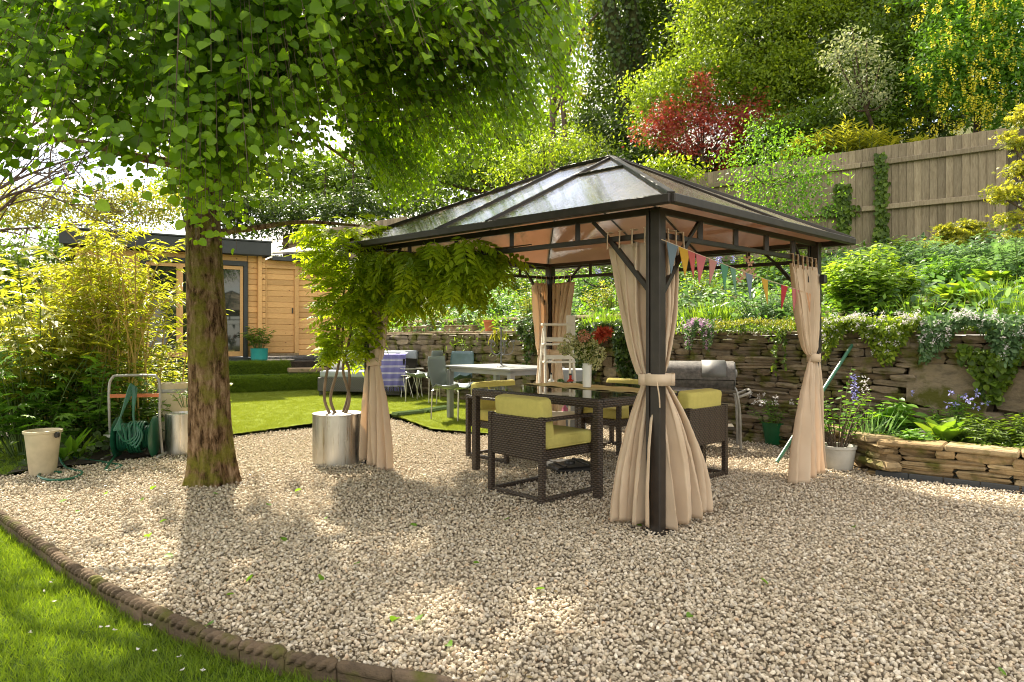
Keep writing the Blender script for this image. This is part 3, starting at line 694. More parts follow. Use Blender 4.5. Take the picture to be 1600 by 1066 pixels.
# ================================================================== CABIN AND ANNEX
SB, SD = V(-5.35, 14.3, 0), V(.8552, .5183, 0); SN = V(.5183, -.8552, 0)      # SN faces the lawn
SA = math.atan2(SD.y, SD.x)
def sp(s, z, o=0): p = SB + SD * s + SN * o; return V(p.x, p.y, z)
cab = thing('garden_cabin', 'flat roofed pine garden room with anthracite fascia and dark framed glass doors', 'cabin', sp(-2.5, .7))
def sbox(root, name, s0, s1, z0, z1, o0, o1, mat, bev=.004, **kw):
    return MB().box(sp((s0 + s1) / 2, (z0 + z1) / 2, (o0 + o1) / 2), (s1 - s0, o1 - o0, z1 - z0), SA, bev=bev).build(name, mat, root, **kw)
def logs(root, s0, s1, z0, z1, o=0.0, h=.118):
    z = z0
    while z < z1 - .01:
        hh = min(h, z1 - z); o_ = sbox(root, 'log_board', s0, s1, z + .002, z + hh - .002, o - .045, o, M['pine'], .009); z += hh
logs(cab, -3.3, -2.28, .78, 2.9); logs(cab, -2.28, -.30, 2.78, 2.93); logs(cab, -.29, -.10, .78, 2.93)
sbox(cab, 'corner_post', -.10, -.02, .75, 2.92, -.05, .10, M['pine'], .006)
for z in np.arange(.78, 2.9, .118): sbox(cab, 'log_end', -.02, .05, z + .003, z + .112, -.05, .085, M['pine'], .006)
sbox(cab, 'lining', -.30, .04, .78, 2.9, -.10, -.055, M['pine']); sbox(cab, 'back_wall', -3.3, -.05, .7, 2.92, -3.0, -2.9, M['pine']); sbox(cab, 'side_wall', -3.35, -3.3, .7, 2.92, -2.95, 0, M['pine'])
sbox(cab, 'floor', -3.3, -.05, .68, .76, -2.95, .02, M['anthracite'])
sbox(cab, 'roof', -3.55, .10, 2.95, 3.10, -3.1, .22, M['anthracite'])
sbox(cab, 'fascia', -3.6, .14, 2.92, 3.20, .22, .255, M['anthracite'], .01); sbox(cab, 'fascia', .10, .135, 2.92, 3.20, -3.1, .22, M['anthracite'], .01)
sbox(cab, 'roof_trim', -3.62, .16, 3.20, 3.235, .20, .275, M['anthracite'], .005)
def mk_glass(name, tint=(.02, .025, .02)):
    t = NT(name); t.pbr(tint, .03, spec=.9); return t.m
M['glass_dark'] = mk_glass('dark_window_glass')
gd = sbox(cab, 'door_frame', -2.28, -.30, 2.70, 2.80, -.05, .05, M['anthracite'])
for s in (-2.28, -.38): sbox(cab, 'door_frame', s, s + .08, .74, 2.70, -.05, .05, M['anthracite'])
sbox(cab, 'sill', -2.28, -.30, .68, .78, -.05, .12, M['anthracite'])
for k in range(3):
    s0 = -2.19 + k * .60
    leaf = MB()
    for (a, b, c, d) in ((s0, s0 + .06, .80, 2.69), (s0 + .54, s0 + .60, .80, 2.69), (s0 + .06, s0 + .54, 2.62, 2.69), (s0 + .06, s0 + .54, .80, .90)):
        leaf.box(sp((a + b) / 2, (c + d) / 2, .0), (b - a, .05, d - c), SA)
    lf = leaf.build('door', M['pine'], cab)
    MB().box(sp(s0 + .30, 1.76, -.005), (.48, .012, 1.72), SA).build('glass', M['glass_dark'], lf)
ann = thing('store_room', 'lower pine clad store attached to the cabin with a knotty board door', 'shed', sp(.8, .8))
logs(ann, .70, 1.9, .80, 2.86, .03); logs(ann, .05, .70, 2.74, 2.86, .03)
dr = MB().box(sp(.36, 1.76, .0), (.58, .02, 1.80), SA).build('door', M['pine'], ann)
for k in range(15):
    z = .87 + k * .121; MB().box(sp(.36, z + .0595, .02), (.60, .022, .117), SA, bev=.005).build('board', M['pine'], dr)
sbox(ann, 'door_frame', .05, .09, .84, 2.70, .0, .06, M['pine']); sbox(ann, 'door_frame', .66, .75, .80, 2.73, .031, .075, M['pine']); sbox(ann, 'door_frame', .05, .75, 2.68, 2.75, .03, .08, M['pine'])
sbox(ann, 'lining', .045, 1.9, .8, 2.86, -.10, -.055, M['pine']); sbox(ann, 'threshold', .05, .75, .80, .85, .0, .09, M['slab']); sbox(ann, 'side_wall', 1.85, 1.9, .8, 2.85, -2.0, .0, M['pine'])
sbox(ann, 'roof', .142, 2.1, 2.87, 2.90, -2.4, .20, M['felt']); sbox(ann, 'fascia', .165, 2.12, 2.84, 2.93, .20, .235, M['anthracite'])
sbox(ann, 'handle', .61, .63, 1.72, 1.84, .03, .055, M['black'])
# small building beyond the store
sh = thing('garden_shed', 'little shed with pale pitched roof showing between fence and wisteria', 'shed', at(490, 430, 17.2))
b0 = at(488, 402, 17.2)
MB().box(b0 + V(.1, .3, -.75), (1.5, 1.2, 1.7), R(10)).build('wall', M['fence_dark'], sh); MB().box(b0 + V(-.05, -.345, -.05), (.5, .03, .38), R(10)).build('window', M['glass_dark'], sh)
MB().add([b0 + V(*q) for q in ((-.8, -.6, .0), (1.0, -.4, .12), (1.0, .4, .38), (-.5, .4, .30), (-.8, -.6, .04), (1.0, -.4, .16), (1.0, .4, .42), (-.5, .4, .34))], [(3, 2, 1, 0), (4, 5, 6, 7), (0, 1, 5, 4), (1, 2, 6, 5), (2, 3, 7, 6), (3, 0, 4, 7)]).build('roof', M['felt'], sh)
tp = thing('plant_pot', 'turquoise pot with a leafy shrub beside the cabin door', 'pot', sp(-.12, .705, .32))
MB().lathe([(.0, 0), (.135, 0), (.165, .03), (.175, .25), (.18, .262), (.165, .262), (.155, .23), (0, .22)], seg=28).build('pot', M['teal'], tp, False, smooth=True)

# ================================================================== GAZEBO
GU, GV = V(-.7121, .7023, 0).normalized(), V(.7017, .7110, 0).normalized()
N0 = V(.897, 4.103, 0); LU, LV = 3.157, 2.57
PO = {'near': N0, 'left': N0 + GU * LU, 'right': N0 + GV * LV, 'back': N0 + GU * LU + GV * LV}
gz = thing('gazebo', 'dark metal framed gazebo with hipped smoky bronze roof over the dining table', 'gazebo', (N0 + GU * LU / 2 + GV * LV / 2))
GA = math.atan2(GU.y, GU.x)
ztop = {'near': 1.99, 'left': 2.035, 'right': 2.04, 'back': 2.06}
for k, p in PO.items():
    m = MB(); h = ztop[k]; q = .072
    # slender L-plan column: two flanges and a core
    cx = (GU if k in ('near', 'right') else -GU) + (GV if k in ('near', 'left') else -GV)
    m.box(V(p.x, p.y, h / 2), (q, q, h), GA, bev=.006)
    m.box(V(p.x, p.y, h / 2) + GU * (.05 if k in ('near', 'right') else -.05), (.022, q + .012, h - .01), GA, bev=.003)
    m.box(V(p.x, p.y, .008), (.15, .15, .012), GA)
    m.build('post', M['metal_dark'], gz)
def gp_(u, v, z): p = N0 + GU * u + GV * v; return V(p.x, p.y, z)
def zl(u, v): return 2.0 + .045 * u / LU + .045 * v / LV
O = .235
sides = [((0, 0), (LU, 0)), ((LU, 0), (LU, LV)), ((LU, LV), (0, LV)), ((0, LV), (0, 0))]
for (u0, v0), (u1, v1) in sides:
    a, b = gp_(u0, v0, zl(u0, v0) - .02), gp_(u1, v1, zl(u1, v1) - .02)
    MB().bar(a, b, .03, .04, bev=.003).build('top_rail', M['metal_dark'], gz)
    MB().bar(a - V(0, 0, .15), b - V(0, 0, .15), .026, .034, bev=.003).build('lower_rail', M['metal_dark'], gz)
    n = 5; d = (b - a)
    for k in range(1, n): 
        q = a + d * k / n; MB().bar(q - V(0, 0, .14), q - V(0, 0, .01), .032, .032).build('truss_strut', M['metal_dark'], gz)
    for (e, g) in ((a, d.normalized()), (b, -d.normalized())):
        MB().bar(e + g * .05 + V(0, 0, -.50), e + g * .36 + V(0, 0, -.15), .03, .03).build('knee_brace', M['metal_dark'], gz)
        MB().bar(e + g * .36 + V(0, 0, -.15), e + g * .50 + V(0, 0, -.02), .02, .02).build('knee_brace', M['metal_dark'], gz)
E = {'n': gp_(-O, -O, 2.005), 'l': gp_(LU + O, -O, 2.06), 'b': gp_(LU + O, LV + O, 2.10), 'r': gp_(-O, LV + O, 2.065)}
HR = (LV + 2 * O) / 2; RR, RL = gp_(HR - O, HR - O, 2.79), gp_(LU + O - HR, HR - O, 2.79)
def mk_poly(name, ang, ior=1.9, dshare=.38, rough=.035):
    t = NT(name); g = t.coord('Object', rot=(0, 0, -ang)); w = t.n('ShaderNodeTexWave', wave_type='BANDS', bands_direction='X'); w.inputs['Scale'].default_value = 26; w.inputs['Distortion'].default_value = .6; w.inputs['Detail'].default_value = 1
    t.l(g, w.inputs['Vector']); m2 = t.n('ShaderNodeMapping'); m2.inputs['Scale'].default_value = (5, .5, .5); t.l(g, m2.inputs['Vector']); n2 = t.noise(m2.outputs[0], 1.6, 3)
    nm = t.bump(t.math('ADD', t.math('MULTIPLY', w.outputs['Fac'], .35), t.math('MULTIPLY', n2, 3.0)), .10, .01)
    dirt = t.noise(g, 3, 6); nmu = nm
    gl = t.n('ShaderNodeBsdfGlossy'); gl.inputs['Roughness'].default_value = rough; gl.inputs['Color'].default_value = (.9, .9, .9, 1); t.l(nm, gl.inputs['Normal'])
    tr = t.n('ShaderNodeBsdfTransparent'); tr.inputs['Color'].default_value = (.62, .36, .22, 1)
    tl = t.n('ShaderNodeBsdfTranslucent'); t.l(t.ramp([(.3, (.60, .36, .26)), (.7, (.74, .46, .34))], dirt), tl.inputs['Color'])
    df = t.n('ShaderNodeBsdfDiffuse'); df.inputs['Color'].default_value = (.50, .44, .34, 1)
    a = t.n('ShaderNodeMixShader'); a.inputs[0].default_value = .45; t.l(tl.outputs[0], a.inputs[1]); t.l(tr.outputs[0], a.inputs[2])
    b = t.n('ShaderNodeMixShader'); b.inputs[0].default_value = dshare; t.l(a.outputs[0], b.inputs[1]); t.l(df.outputs[0], b.inputs[2])
    fr = t.n('ShaderNodeFresnel'); fr.inputs['IOR'].default_value = ior; t.l(nm, fr.inputs['Normal'])
    c = t.n('ShaderNodeMixShader'); t.l(fr.outputs[0], c.inputs[0]); t.l(b.outputs[0], c.inputs[1]); t.l(gl.outputs[0], c.inputs[2]); t.l(c.outputs[0], t.out.inputs['Surface'])
    return t.m
M['poly_u'] = mk_poly('bronze_polycarbonate_long', GA); M['poly_v'] = mk_poly('bronze_polycarbonate_short', GA + math.pi / 2, 1.16, .6, .12)
def panel(pts, mat, th=.007):
    pts = [Vector(p) for p in pts]; n = (pts[1] - pts[0]).cross(pts[2] - pts[0]).normalized()
    if n.z < 0: pts = pts[::-1]; n = -n
    k = len(pts); vs = pts + [p - n * th for p in pts]
    MB().add(vs, [tuple(range(k)), tuple(range(k, 2 * k))[::-1]] + [(i, k + i, k + (i + 1) % k, (i + 1) % k) for i in range(k)]).build('roof_panel', mat, gz)
    return n
def roofrib(a, b, w=.035, nm='roof_rib'): MB().bar(Vector(a) + V(0, 0, .006), Vector(b) + V(0, 0, .006), w, .03, bev=.004).build(nm, M['metal_dark'], gz)
def ef(a, b, f): return a.lerp(b, f)
LT = LU + 2 * O
for (A, B, X, Y) in ((E['n'], E['l'], RR, RL), (E['r'], E['b'], RR, RL)):
    fa, fb = HR / LT, 1 - HR / LT; pa, pb = ef(A, B, fa), ef(A, B, fb)
    panel((A, pa, X), M['poly_u']); panel((pa, pb, Y, X), M['poly_u']); panel((pb, B, Y), M['poly_u']); roofrib(pa, X, .03); roofrib(pb, Y, .03)
for (A, B, X) in ((E['n'], E['r'], RR), (E['l'], E['b'], RL)):
    pm = ef(A, B, .5); panel((A, pm, X), M['poly_v']); panel((pm, B, X), M['poly_v']); roofrib(pm, X, .022)
for a, b in ((E['n'], RR), (E['r'], RR), (E['l'], RL), (E['b'], RL)): roofrib(a, b, .045, 'hip_rib')
roofrib(RR, RL, .06, 'ridge')
a, b = E['n'], E['l']; roofrib(RR.lerp(a, .33), RR.lerp(ef(a, b, HR / LT), .33), .012)
for a, b in ((E['n'], E['l']), (E['l'], E['b']), (E['b'], E['r']), (E['r'], E['n'])):
    MB().bar(a - V(0, 0, .018), b - V(0, 0, .018), .05, .055, bev=.006).build('eave_gutter', M['metal_dark'], gz)
MB().box(gp_(-.03, LV - .02, 1.71) + GU * -.04, (.05, .06, .08), GA, bev=.01).build('lamp', M['black'], gz)

# ------------------------------------------------------------------ curtains
def curtain(label, p, dirv, post_off, ztp, ztie, w_top, w_bot, seed, folds=7, bot_shift=(0, 0), tie_w=.11, g=None, z0=.015, tie=True, nof=0.0):
    """p: post base; dirv: direction away from the post along the rail"""
    rnd = random.Random(seed); root = thing('curtain', label, 'curtain', (p.x, p.y, 0), 0, g)
    nrmv = V(dirv.y, -dirv.x, 0); nrmv = -nrmv if nrmv.y > 0 else nrmv
    NU, NV = 150, 64; vs = []; ph = rnd.uniform(0, 6)
    for j in range(NV + 1):
        z = ztp + (z0 - ztp) * j / NV
        if z > ztie:
            t = (z - ztie) / (ztp - ztie); e = t ** .75; w = tie_w + (w_top - tie_w) * e; c0 = post_off + tie_w / 2 * (1 - e) * .6; amp = .022 + .018 * (1 - abs(2 * t - 1)); sh = dirv * (.02 * math.sin(t * 3 + ph))
        else:
            t = (ztie - z) / ztie; e = 1 - (1 - t) ** (1.5 + .5 * math.sin(seed)); w = tie_w + (w_bot - tie_w) * e; c0 = post_off; amp = .020 + .055 * e; sh = (dirv * bot_shift[0] + nrmv * bot_shift[1]) * e
        pinch = math.exp(-((z - ztie) / .05) ** 2); amp *= 1 - .55 * pinch
        for i in range(NU + 1):
            u = i / NU; x = c0 + w * u
            fph = folds * 2 * math.pi * (u + .035 * math.sin(u * 9 + ph + z * 1.2)) + ph + .5 * math.sin(z * 2.1 + ph)
            crs = .006 * noise.noise(V(u * 9, z * 5, seed)) + .004 * noise.noise(V(u * 22, z * 16, seed + 3)); a = crs + amp * (math.sin(fph) * (.75 + .35 * math.sin(u * 5 + ph)) + .30 * math.sin(fph * 2.1 + z * 1.5 + ph) + .35 * math.sin(fph * .43 + z * 2.2)) + nof
            # diagonal drag folds towards the tie
            q = p + dirv * (x + .010 * math.cos(fph * 2)) + nrmv * (a + .012) + sh
            zz = z + ((.012 * math.sin(fph * .5) + .018 * math.sin(u * 3 + ph)) * max(0, (j - NV * .75) / (NV * .25)) + .01); vs.append((q.x, q.y, zz))
    fs = [(j * (NU + 1) + i, j * (NU + 1) + i + 1, (j + 1) * (NU + 1) + i + 1, (j + 1) * (NU + 1) + i) for j in range(NV) for i in range(NU)]
    o = MB().add(vs, fs).build('cloth', M['fabric'], root, smooth=True); o.data.polygons.foreach_set('use_smooth', [True] * len(o.data.polygons))
    md = o.modifiers.new('thickness', 'SOLIDIFY'); md.thickness = .003
    for k in range(max(3, int(w_top / .09))):
        u = (k + .5) / max(3, int(w_top / .09)); x = post_off + w_top * u; q = p + dirv * x
        MB().bar(V(q.x, q.y, ztp - .02) + nrmv * .03, V(q.x, q.y, ztp + .09) + nrmv * .024, .03, .004).bar(V(q.x, q.y, ztp + .09) + nrmv * .024, V(q.x, q.y, ztp + .09) - nrmv * .024, .03, .004).build('tab', M['fabric'], root)
    if tie:
        m = MB(); c = p + dirv * (post_off + tie_w * .5) + nrmv * .012; n = 20; vs = []
        for z in (ztie - .035, ztie + .035):
            for k in range(n):
                a = 2 * math.pi * k / n; q = c + dirv * math.cos(a) * (tie_w * .60) + nrmv * math.sin(a) * .055; vs.append((q.x, q.y, z + .004 * math.sin(a * 3)))
        m.add(vs, [(k, (k + 1) % n, n + (k + 1) % n, n + k) for k in range(n)]); t_ = m.build('tieback', M['fabric'], root, smooth=True); t_.modifiers.new('thickness', 'SOLIDIFY').thickness = .006
    return root
CG = 'tied beige gazebo curtains'
curtain('beige curtain tied left of the foreground gazebo post and flaring at the hem', PO['near'], GU, .03, 1.79, .94, .38, .31, 1, 3, (-.02, .06), .085, CG, nof=-.045)
curtain('beige curtain tied right of the foreground gazebo post, hanging beside the bunting', PO['near'], GV, .03, 1.78, .94, .27, .50, 2, 4, (.0, .08), .075, CG, nof=-.045)
m = MB(); c = PO['near']; n = 28; vs = []
for z in (.905, .975):
    for k in range(n):
        a = 2 * math.pi * k / n; q = c + V(0, .03, 0) + V(math.cos(a) * .085, math.sin(a) * .115 , 0); vs.append((q.x, q.y, z))
m.add(vs, [(k, (k + 1) % n, n + (k + 1) % n, n + k) for k in range(n)]); band = m.build('tie_band', M['fabric'], smooth=True, label='wide fabric band tying both curtains to the foreground gazebo post', cat='tie band'); band.modifiers.new('thickness', 'SOLIDIFY').thickness = .008
MB().tube(catmull([c + V(-.03, -.11, .93), c + V(-.02, -.125, .85), c + V(-.015, -.12, .78)]), .004, 6).build('cord', M['fabric'], band)
curtain('beige curtain tied to the left gazebo post under the wisteria', PO['left'], -GU, .03, 1.85, .97, .34, .40, 3, 4, (.0, .05), .13, CG)
curtain('peach lit curtain with tied waist at the right gazebo post behind the bunting', PO['right'], -GV, .02, 1.80, 1.02, .60, .64, 4, 6, (.0, .05), .13, CG)
curtain('short wide gathered curtain left of the far gazebo post', PO['back'], -GV, .04, 1.84, 1.02, .26, .26, 5, 4, (0, .03), .16, CG)
curtain('short wide gathered curtain right of the far gazebo post', PO['back'], -GU, .04, 1.84, 1.02, .36, .22, 6, 5, (0, .03), .14, CG)

# ------------------------------------------------------------------ fairy lights and bunting
a, b = gp_(.05, 0, 1.80), gp_(LU * .80, LV * .95, 1.86); m = MB(); n = 34
fl_ = thing('string_lights', 'thin dark string of fairy lights sagging under the gazebo roof', 'string lights', a)
pts = [a.lerp(b, i / n) - V(0, 0, .17 * math.sin(math.pi * i / n)) for i in range(n + 1)]
MB().tube(pts, .003, 5).build('cable', M['black'], fl_)
for i in range(1, n): MB().tube([pts[i], pts[i] - V(0, 0, .018)], [.004, .006], 6).build('bulb', M['black'], fl_)
a2, b2 = gp_(0, -.02, 1.82) + V(.02, -.06, 0), gp_(0, LV, 1.60) + V(-.02, -.05, 0)
bun = thing('bunting', 'string of small coloured triangular flags between near and right gazebo posts', 'bunting', a2)
n = 40; cp = [a2.lerp(b2, i / n) + V(0, 0, -.02 * math.sin(math.pi * i / n) - .03) for i in range(n + 1)]
MB().tube(cp, .003, 5).build('cord', M['fabric'], bun)
FC = [('blue grey flag', (.22, .29, .34), 1088, 1110), ('yellow flag', (.70, .42, .06), 1092, 1116), ('coral flag', (.62, .16, .14), 1106, 1130), ('pink flag', (.68, .22, .24), 1117, 1132), ('pale pink flag', (.66, .33, .30), 1134, 1150), ('green flag', (.14, .36, .22), 1146, 1162), ('sage flag', (.20, .38, .26), 1158, 1170), ('blue grey flag', (.25, .33, .40), 1172, 1186), ('yellow flag', (.70, .45, .08), 1187, 1202), ('red flag', (.60, .07, .09), 1210, 1224), ('pink flag', (.68, .26, .26), 1228, 1245), ('peach flag', (.70, .40, .22), 1250, 1266)]
L2 = [( .06, .13), (.20, .14), (.31, .10), (.42, .135), (.60, .11), (.76, .12), (.90, .09), (1.15, .12), (1.42, .12), (1.80, .13), (2.02, .15), (2.30, .13)]
for (nm, c, _, _), (q, w) in zip(FC, L2):
    key = 'flag_' + nm.replace(' ', '_')
    mt = leafmat(key, tuple(x * .9 for x in c), c, c, (1, 1, 1), .35, .8, .1)
    f0, f1 = q / LV, (q + w) / LV; i0 = a2.lerp(b2, f0) + V(0, 0, -.03 - .02 * math.sin(math.pi * f0)); i1 = a2.lerp(b2, f1) + V(0, 0, -.03 - .02 * math.sin(math.pi * f1)); md = (i0 + i1) / 2 + V(random.uniform(-.02, .02), random.uniform(-.03, .03), -random.uniform(.16, .20))
    s = V(.0015, -.001, 0); mm = (i0 + md) / 2 + V(.006, -.006, 0)
    vs = [i0 - s, i1 - s, md - s, i0 + s, i1 + s, md + s]
    MB().add(vs, [(0, 1, 2), (5, 4, 3), (0, 3, 4, 1), (1, 4, 5, 2), (2, 5, 3, 0)]).build('flag', mt, bun, label=nm)
# paper butterflies hanging on a thread
bf = thing('hanging_butterflies', 'cluster of peach fabric butterflies hanging on a thread under the bunting', 'ornament', at(1168, 395, 5.2))
MB().tube([at(1168, 385, 5.2), at(1170, 450, 5.2)], .0015, 4).build('thread', M['fabric'], bf)
for (x, y) in ((1167, 405), (1172, 412), (1164, 425), (1174, 423), (1160, 432), (1168, 430), (1176, 432), (1155, 438)):
    p = at(x, y, 5.2 + random.uniform(-.02, .02)); m = []
    put_leaves('butterfly', bf, 'petal', [p] * 4, [(.9, -.1, .6), (-.9, -.1, .6), (.6, 0, -.7), (-.6, 0, -.7)], [(0, -1, 0)] * 4, np.array([.04, .04, .028, .028]), M['petal_peach'], np.full(4, .9))

# ================================================================== FURNITURE
TA = V(-.325, 6.05, 0); TU, TV = V(-.6766, .7363, 0), V(.7363, .6766, 0); TL = 1.43
def tpt(u, v, z=0): p = TA - TU * u + TV * v; return V(p.x, p.y, z)     # u from A towards B, v from A towards D
TAN = math.atan2(TV.y, TV.x)
TC = tpt(TL / 2, TL / 2)
tb = thing('dining_table', 'square dark wicker dining table with smoked glass top under the gazebo', 'table', TC, TAN)
h = TL / 2
for sx in (-1, 1):
    for sy in (-1, 1): MB().box((sx * h, sy * h, .355), (.058, .058, .71), bev=.004).build('leg', M['wicker'], tb, False)
m = MB()
for s in (-1, 1): m.box((s * h, 0, .700), (.062, TL + .06, .062), bev=.005); m.box((0, s * h, .700), (TL - .064, .062, .062), bev=.005)
m.build('table_frame', M['wicker'], tb, False)
t = NT('smoked_glass'); t.pbr((.05, .045, .04), .05, spec=1.0); M['smoked'] = t.m
MB().box((0, 0, .736), (TL + .04, TL + .04, .008), bev=.002).build('glass_top', M['smoked'], tb, False)
# runner
ru = []; NX, NY = 60, 10; vs = []
for i in range(NX + 1):
    for j in range(NY + 1):
        u = -.14 + (TL + .30) * i / NX; v = .60 + .42 * j / NY + .012 * math.sin(u * 7); e0 = max(0, -(u + .02)); e1 = max(0, u - TL - .02)
        z = .7435 + .0035 * (1 + math.sin(u * 21 + j * .8)) * (1 if 0 < u < TL else 0)
        if e0: u, z = -.024 - e0 * .12, .745 - e0 * .98
        if e1: u, z = TL + .026 + e1 * .12, .745 - e1 * .98
        vs.append(tpt(u, v, z))
t = NT('mustard_runner'); g = t.geo(); n = t.noise(g, 9, 4); t.pbr(t.ramp([(.3, (.46, .36, .15)), (.7, (.60, .50, .24))], n), .9, normal=t.bump(t.noise(g, 200, 2), .3, .002), spec=.1); M['runner'] = t.m
o = MB().add(vs, [(i * (NY + 1) + j, (i + 1) * (NY + 1) + j, (i + 1) * (NY + 1) + j + 1, i * (NY + 1) + j + 1) for i in range(NX) for j in range(NY)]).build('table_runner', M['runner'], smooth=True, label='mustard linen runner laid across the glass dining table', cat='table runner')
o.modifiers.new('thickness', 'SOLIDIFY').thickness = .003

def cushion_mesh(size, mat, r=.035, seed=0, puff=.012):
    bm = bmesh.new(); bmesh.ops.create_cube(bm, size=1); 
    for v in bm.verts: v.co = V(v.co.x * size[0], v.co.y * size[1], v.co.z * size[2])
    bmesh.ops.bevel(bm, geom=bm.edges[:], offset=min(r, min(size) * .42), segments=4, affect='EDGES', profile=.6)
    bmesh.ops.subdivide_edges(bm, edges=[e for e in bm.edges if e.calc_length() > .08], cuts=6, use_grid_fill=True)
    for v in bm.verts:
        c = v.co; q = (1 - (2 * c.x / size[0]) ** 2) * (1 - (2 * c.y / size[1]) ** 2) * (1 - (2 * c.z / size[2]) ** 2) if False else 0
        v.co += c.normalized() * (.010 * noise.noise(c * 7 + V(seed, 0, 0)))
        k = min(range(3), key=lambda i: size[i]); oth = [i for i in range(3) if i != k]
        b = (1 - (2 * c[oth[0]] / size[oth[0]]) ** 2) * (1 - (2 * c[oth[1]] / size[oth[1]]) ** 2); v.co[k] += math.copysign(puff * max(0, b), c[k])
    me = bpy.data.meshes.new('cushion'); bm.to_mesh(me); bm.free(); me.materials.append(mat); me.polygons.foreach_set('use_smooth', [True] * len(me.polygons)); return me
CW, CD = .60, .62
def make_chair():
    t = thing('armchair', 'x', 'chair'); w, d = CW / 2 - .022, CD / 2 - .022; k = .042
    for sx in (-1, 1):
        MB().box((sx * w, d, .31), (k, k, .62), bev=.003).build('leg', M['wicker'], t, False)
        MB().box((sx * w, -d, .30), (k, k, .60), bev=.003).build('leg', M['wicker'], t, False)
        MB().bar((sx * w, d - .022, .60), (sx * w, -d + .02, .60), .040, .026, bev=.003).build('armrest', M['wicker'], t, False)
        MB().bar((sx * w, d - .022, .02), (sx * w, -d + .022, .02), .036, .032, bev=.003).build('base_rail', M['wicker'], t, False)
    MB().bar((-w + .022, d, .02), (w - .022, d, .02), .034, .032, bev=.003).build('base_rail', M['wicker'], t, False)
    MB().box((0, d, .455), (2 * w - .043, .034, .31), bev=.004).build('back_panel', M['wicker'], t, False)
    MB().box((0, -.02, .335), (2 * w - .044, 2 * d - .05, .07), bev=.004).build('seat_frame', M['wicker'], t, False)
    s = put('seat_cushion', cushion_mesh((CW - .07, CD - .09, .105), M['cushion'], seed=1), t, False); s.location = (0, -.035, .425)
    b = put('back_cushion', cushion_mesh((CW - .08, .12, .35), M['cushion'], seed=4, puff=.022), t, False); b.location = (0, d - .085, .575); b.rotation_euler = (R(-7), 0, 0)
    for (o, sx, sy, z0, z1, fl) in ((s, CW - .07, CD - .09, -.040, .040, 0), (b, CW - .08, .35, -.048, .048, 1)):
        for zz in (z0, z1):
            X, Y = sx / 2 - .006, sy / 2 - .006; q = []
            for cx_, cy_, a0 in ((X, Y, 0), (-X, Y, 90), (-X, -Y, 180), (X, -Y, 270)):
                for k in range(4): a = R(a0 + k * 30); q.append(((cx_ - math.copysign(.035, cx_)) + .035 * math.cos(a), (cy_ - math.copysign(.035, cy_)) + .035 * math.sin(a)))
            pts = [V(x, y, zz) if not fl else V(x, zz, y) for x, y in q + q[:1]]
            MB().tube(pts, .0045, 6, False).build('piping', M['cushion'], o, False, smooth=True)
    return t
def copy_tree(o, parent=None):
    c = o.copy(); COL.objects.link(c)
    if parent: c.parent = parent
    for ch in [q for q in bpy.data.objects if q.parent == o]: copy_tree(ch, c)
    return c
ch0 = make_chair()
def yaw(outv): return math.atan2(outv.y, outv.x) - math.pi / 2        # local +Y (backrest) points to outv
chairs = [((.23 + -.178) / 2 + TV.x * .0, None)]
bk1 = (V(-.178, 5.24, 0) + V(.23, 4.80, 0)) / 2; c1 = bk1 + TV * (CD / 2 - .02)
c2 = tpt(-.59, .66) - TU * (CD / 2 - .02)
c3 = V(1.32, 7.28, 0) - TV * (CD / 2)
c4 = (V(1.86, 5.82, 0) + V(1.44, 5.43, 0)) / 2 + TU * (CD / 2 - .02)
G4 = 'wicker armchairs round the dining table'
for i, (c, ov, lab) in enumerate(((c1, -TV, 'front wicker armchair with lime cushions, its woven back turned to the camera'),
        (c2, TU, 'wicker armchair tucked under the left side of the dining table'),
        (c3, TV, 'wicker armchair on the far side of the dining table behind the vase'),
        (c4, -TU, 'wicker armchair at right of the dining table beside the barbecue'))):
    o = ch0 if i == 0 else copy_tree(ch0)
    o.location = c; o.rotation_euler = (0, 0, yaw(ov)); tag(o, lab, 'chair', G4)
bs = thing('parasol_base', 'black square parasol base lying under the dining table', 'parasol base', gnd(890, 733), R(20))
MB().box((0, 0, .03), (.42, .42, .05), bev=.015).build('slab', M['black'], bs, False); MB().lathe([(.05, .055), (.045, .075), (.03, .08), (.0, .08)], seg=16).build('socket', M['black'], bs, False)
for q in (-.12, .12): MB().box((q, 0, .06), (.03, .36, .012), bev=.003).build('rib', M['black'], bs, False)

# vase with flowers
vp = V(.68, 6.05, .748)
vs_ = thing('vase', 'tall white fluted vase standing on the table runner', 'vase', vp)
seg = 40; prof = [(.036, 0), (.038, .02), (.040, .18), (.042, .215), (.039, .215), (.035, .03), (0, .03)]; vv = []
for r, z in prof:
    for k in range(seg): a = 2 * math.pi * k / seg; q = r * (1 + (.035 if k % 2 else 0)); vv.append((q * math.cos(a), q * math.sin(a), z))
m = MB().add(vv, [(i * seg + k, i * seg + (k + 1) % seg, (i + 1) * seg + (k + 1) % seg, (i + 1) * seg + k) for i in range(len(prof) - 1) for k in range(seg)]); m.build('vase_body', M['ceramic'], vs_, False, smooth=True)
bq = thing('bouquet', 'cream hydrangeas and orange dahlias arranged in the white vase', 'flowers', vp + V(0, 0, .15))
FLW = [(903, 548, .062, 'cream'), (936, 553, .055, 'cream'), (882, 545, .05, 'green'), (890, 532, .05, 'green'), (900, 540, .04, 'green'), (926, 540, .045, 'green'), (912, 525, .045, 'peach'), (938, 523, .06, 'orange'), (950, 519, .04, 'orange'), (930, 568, .05, 'cream'), (921, 560, .045, 'green')]
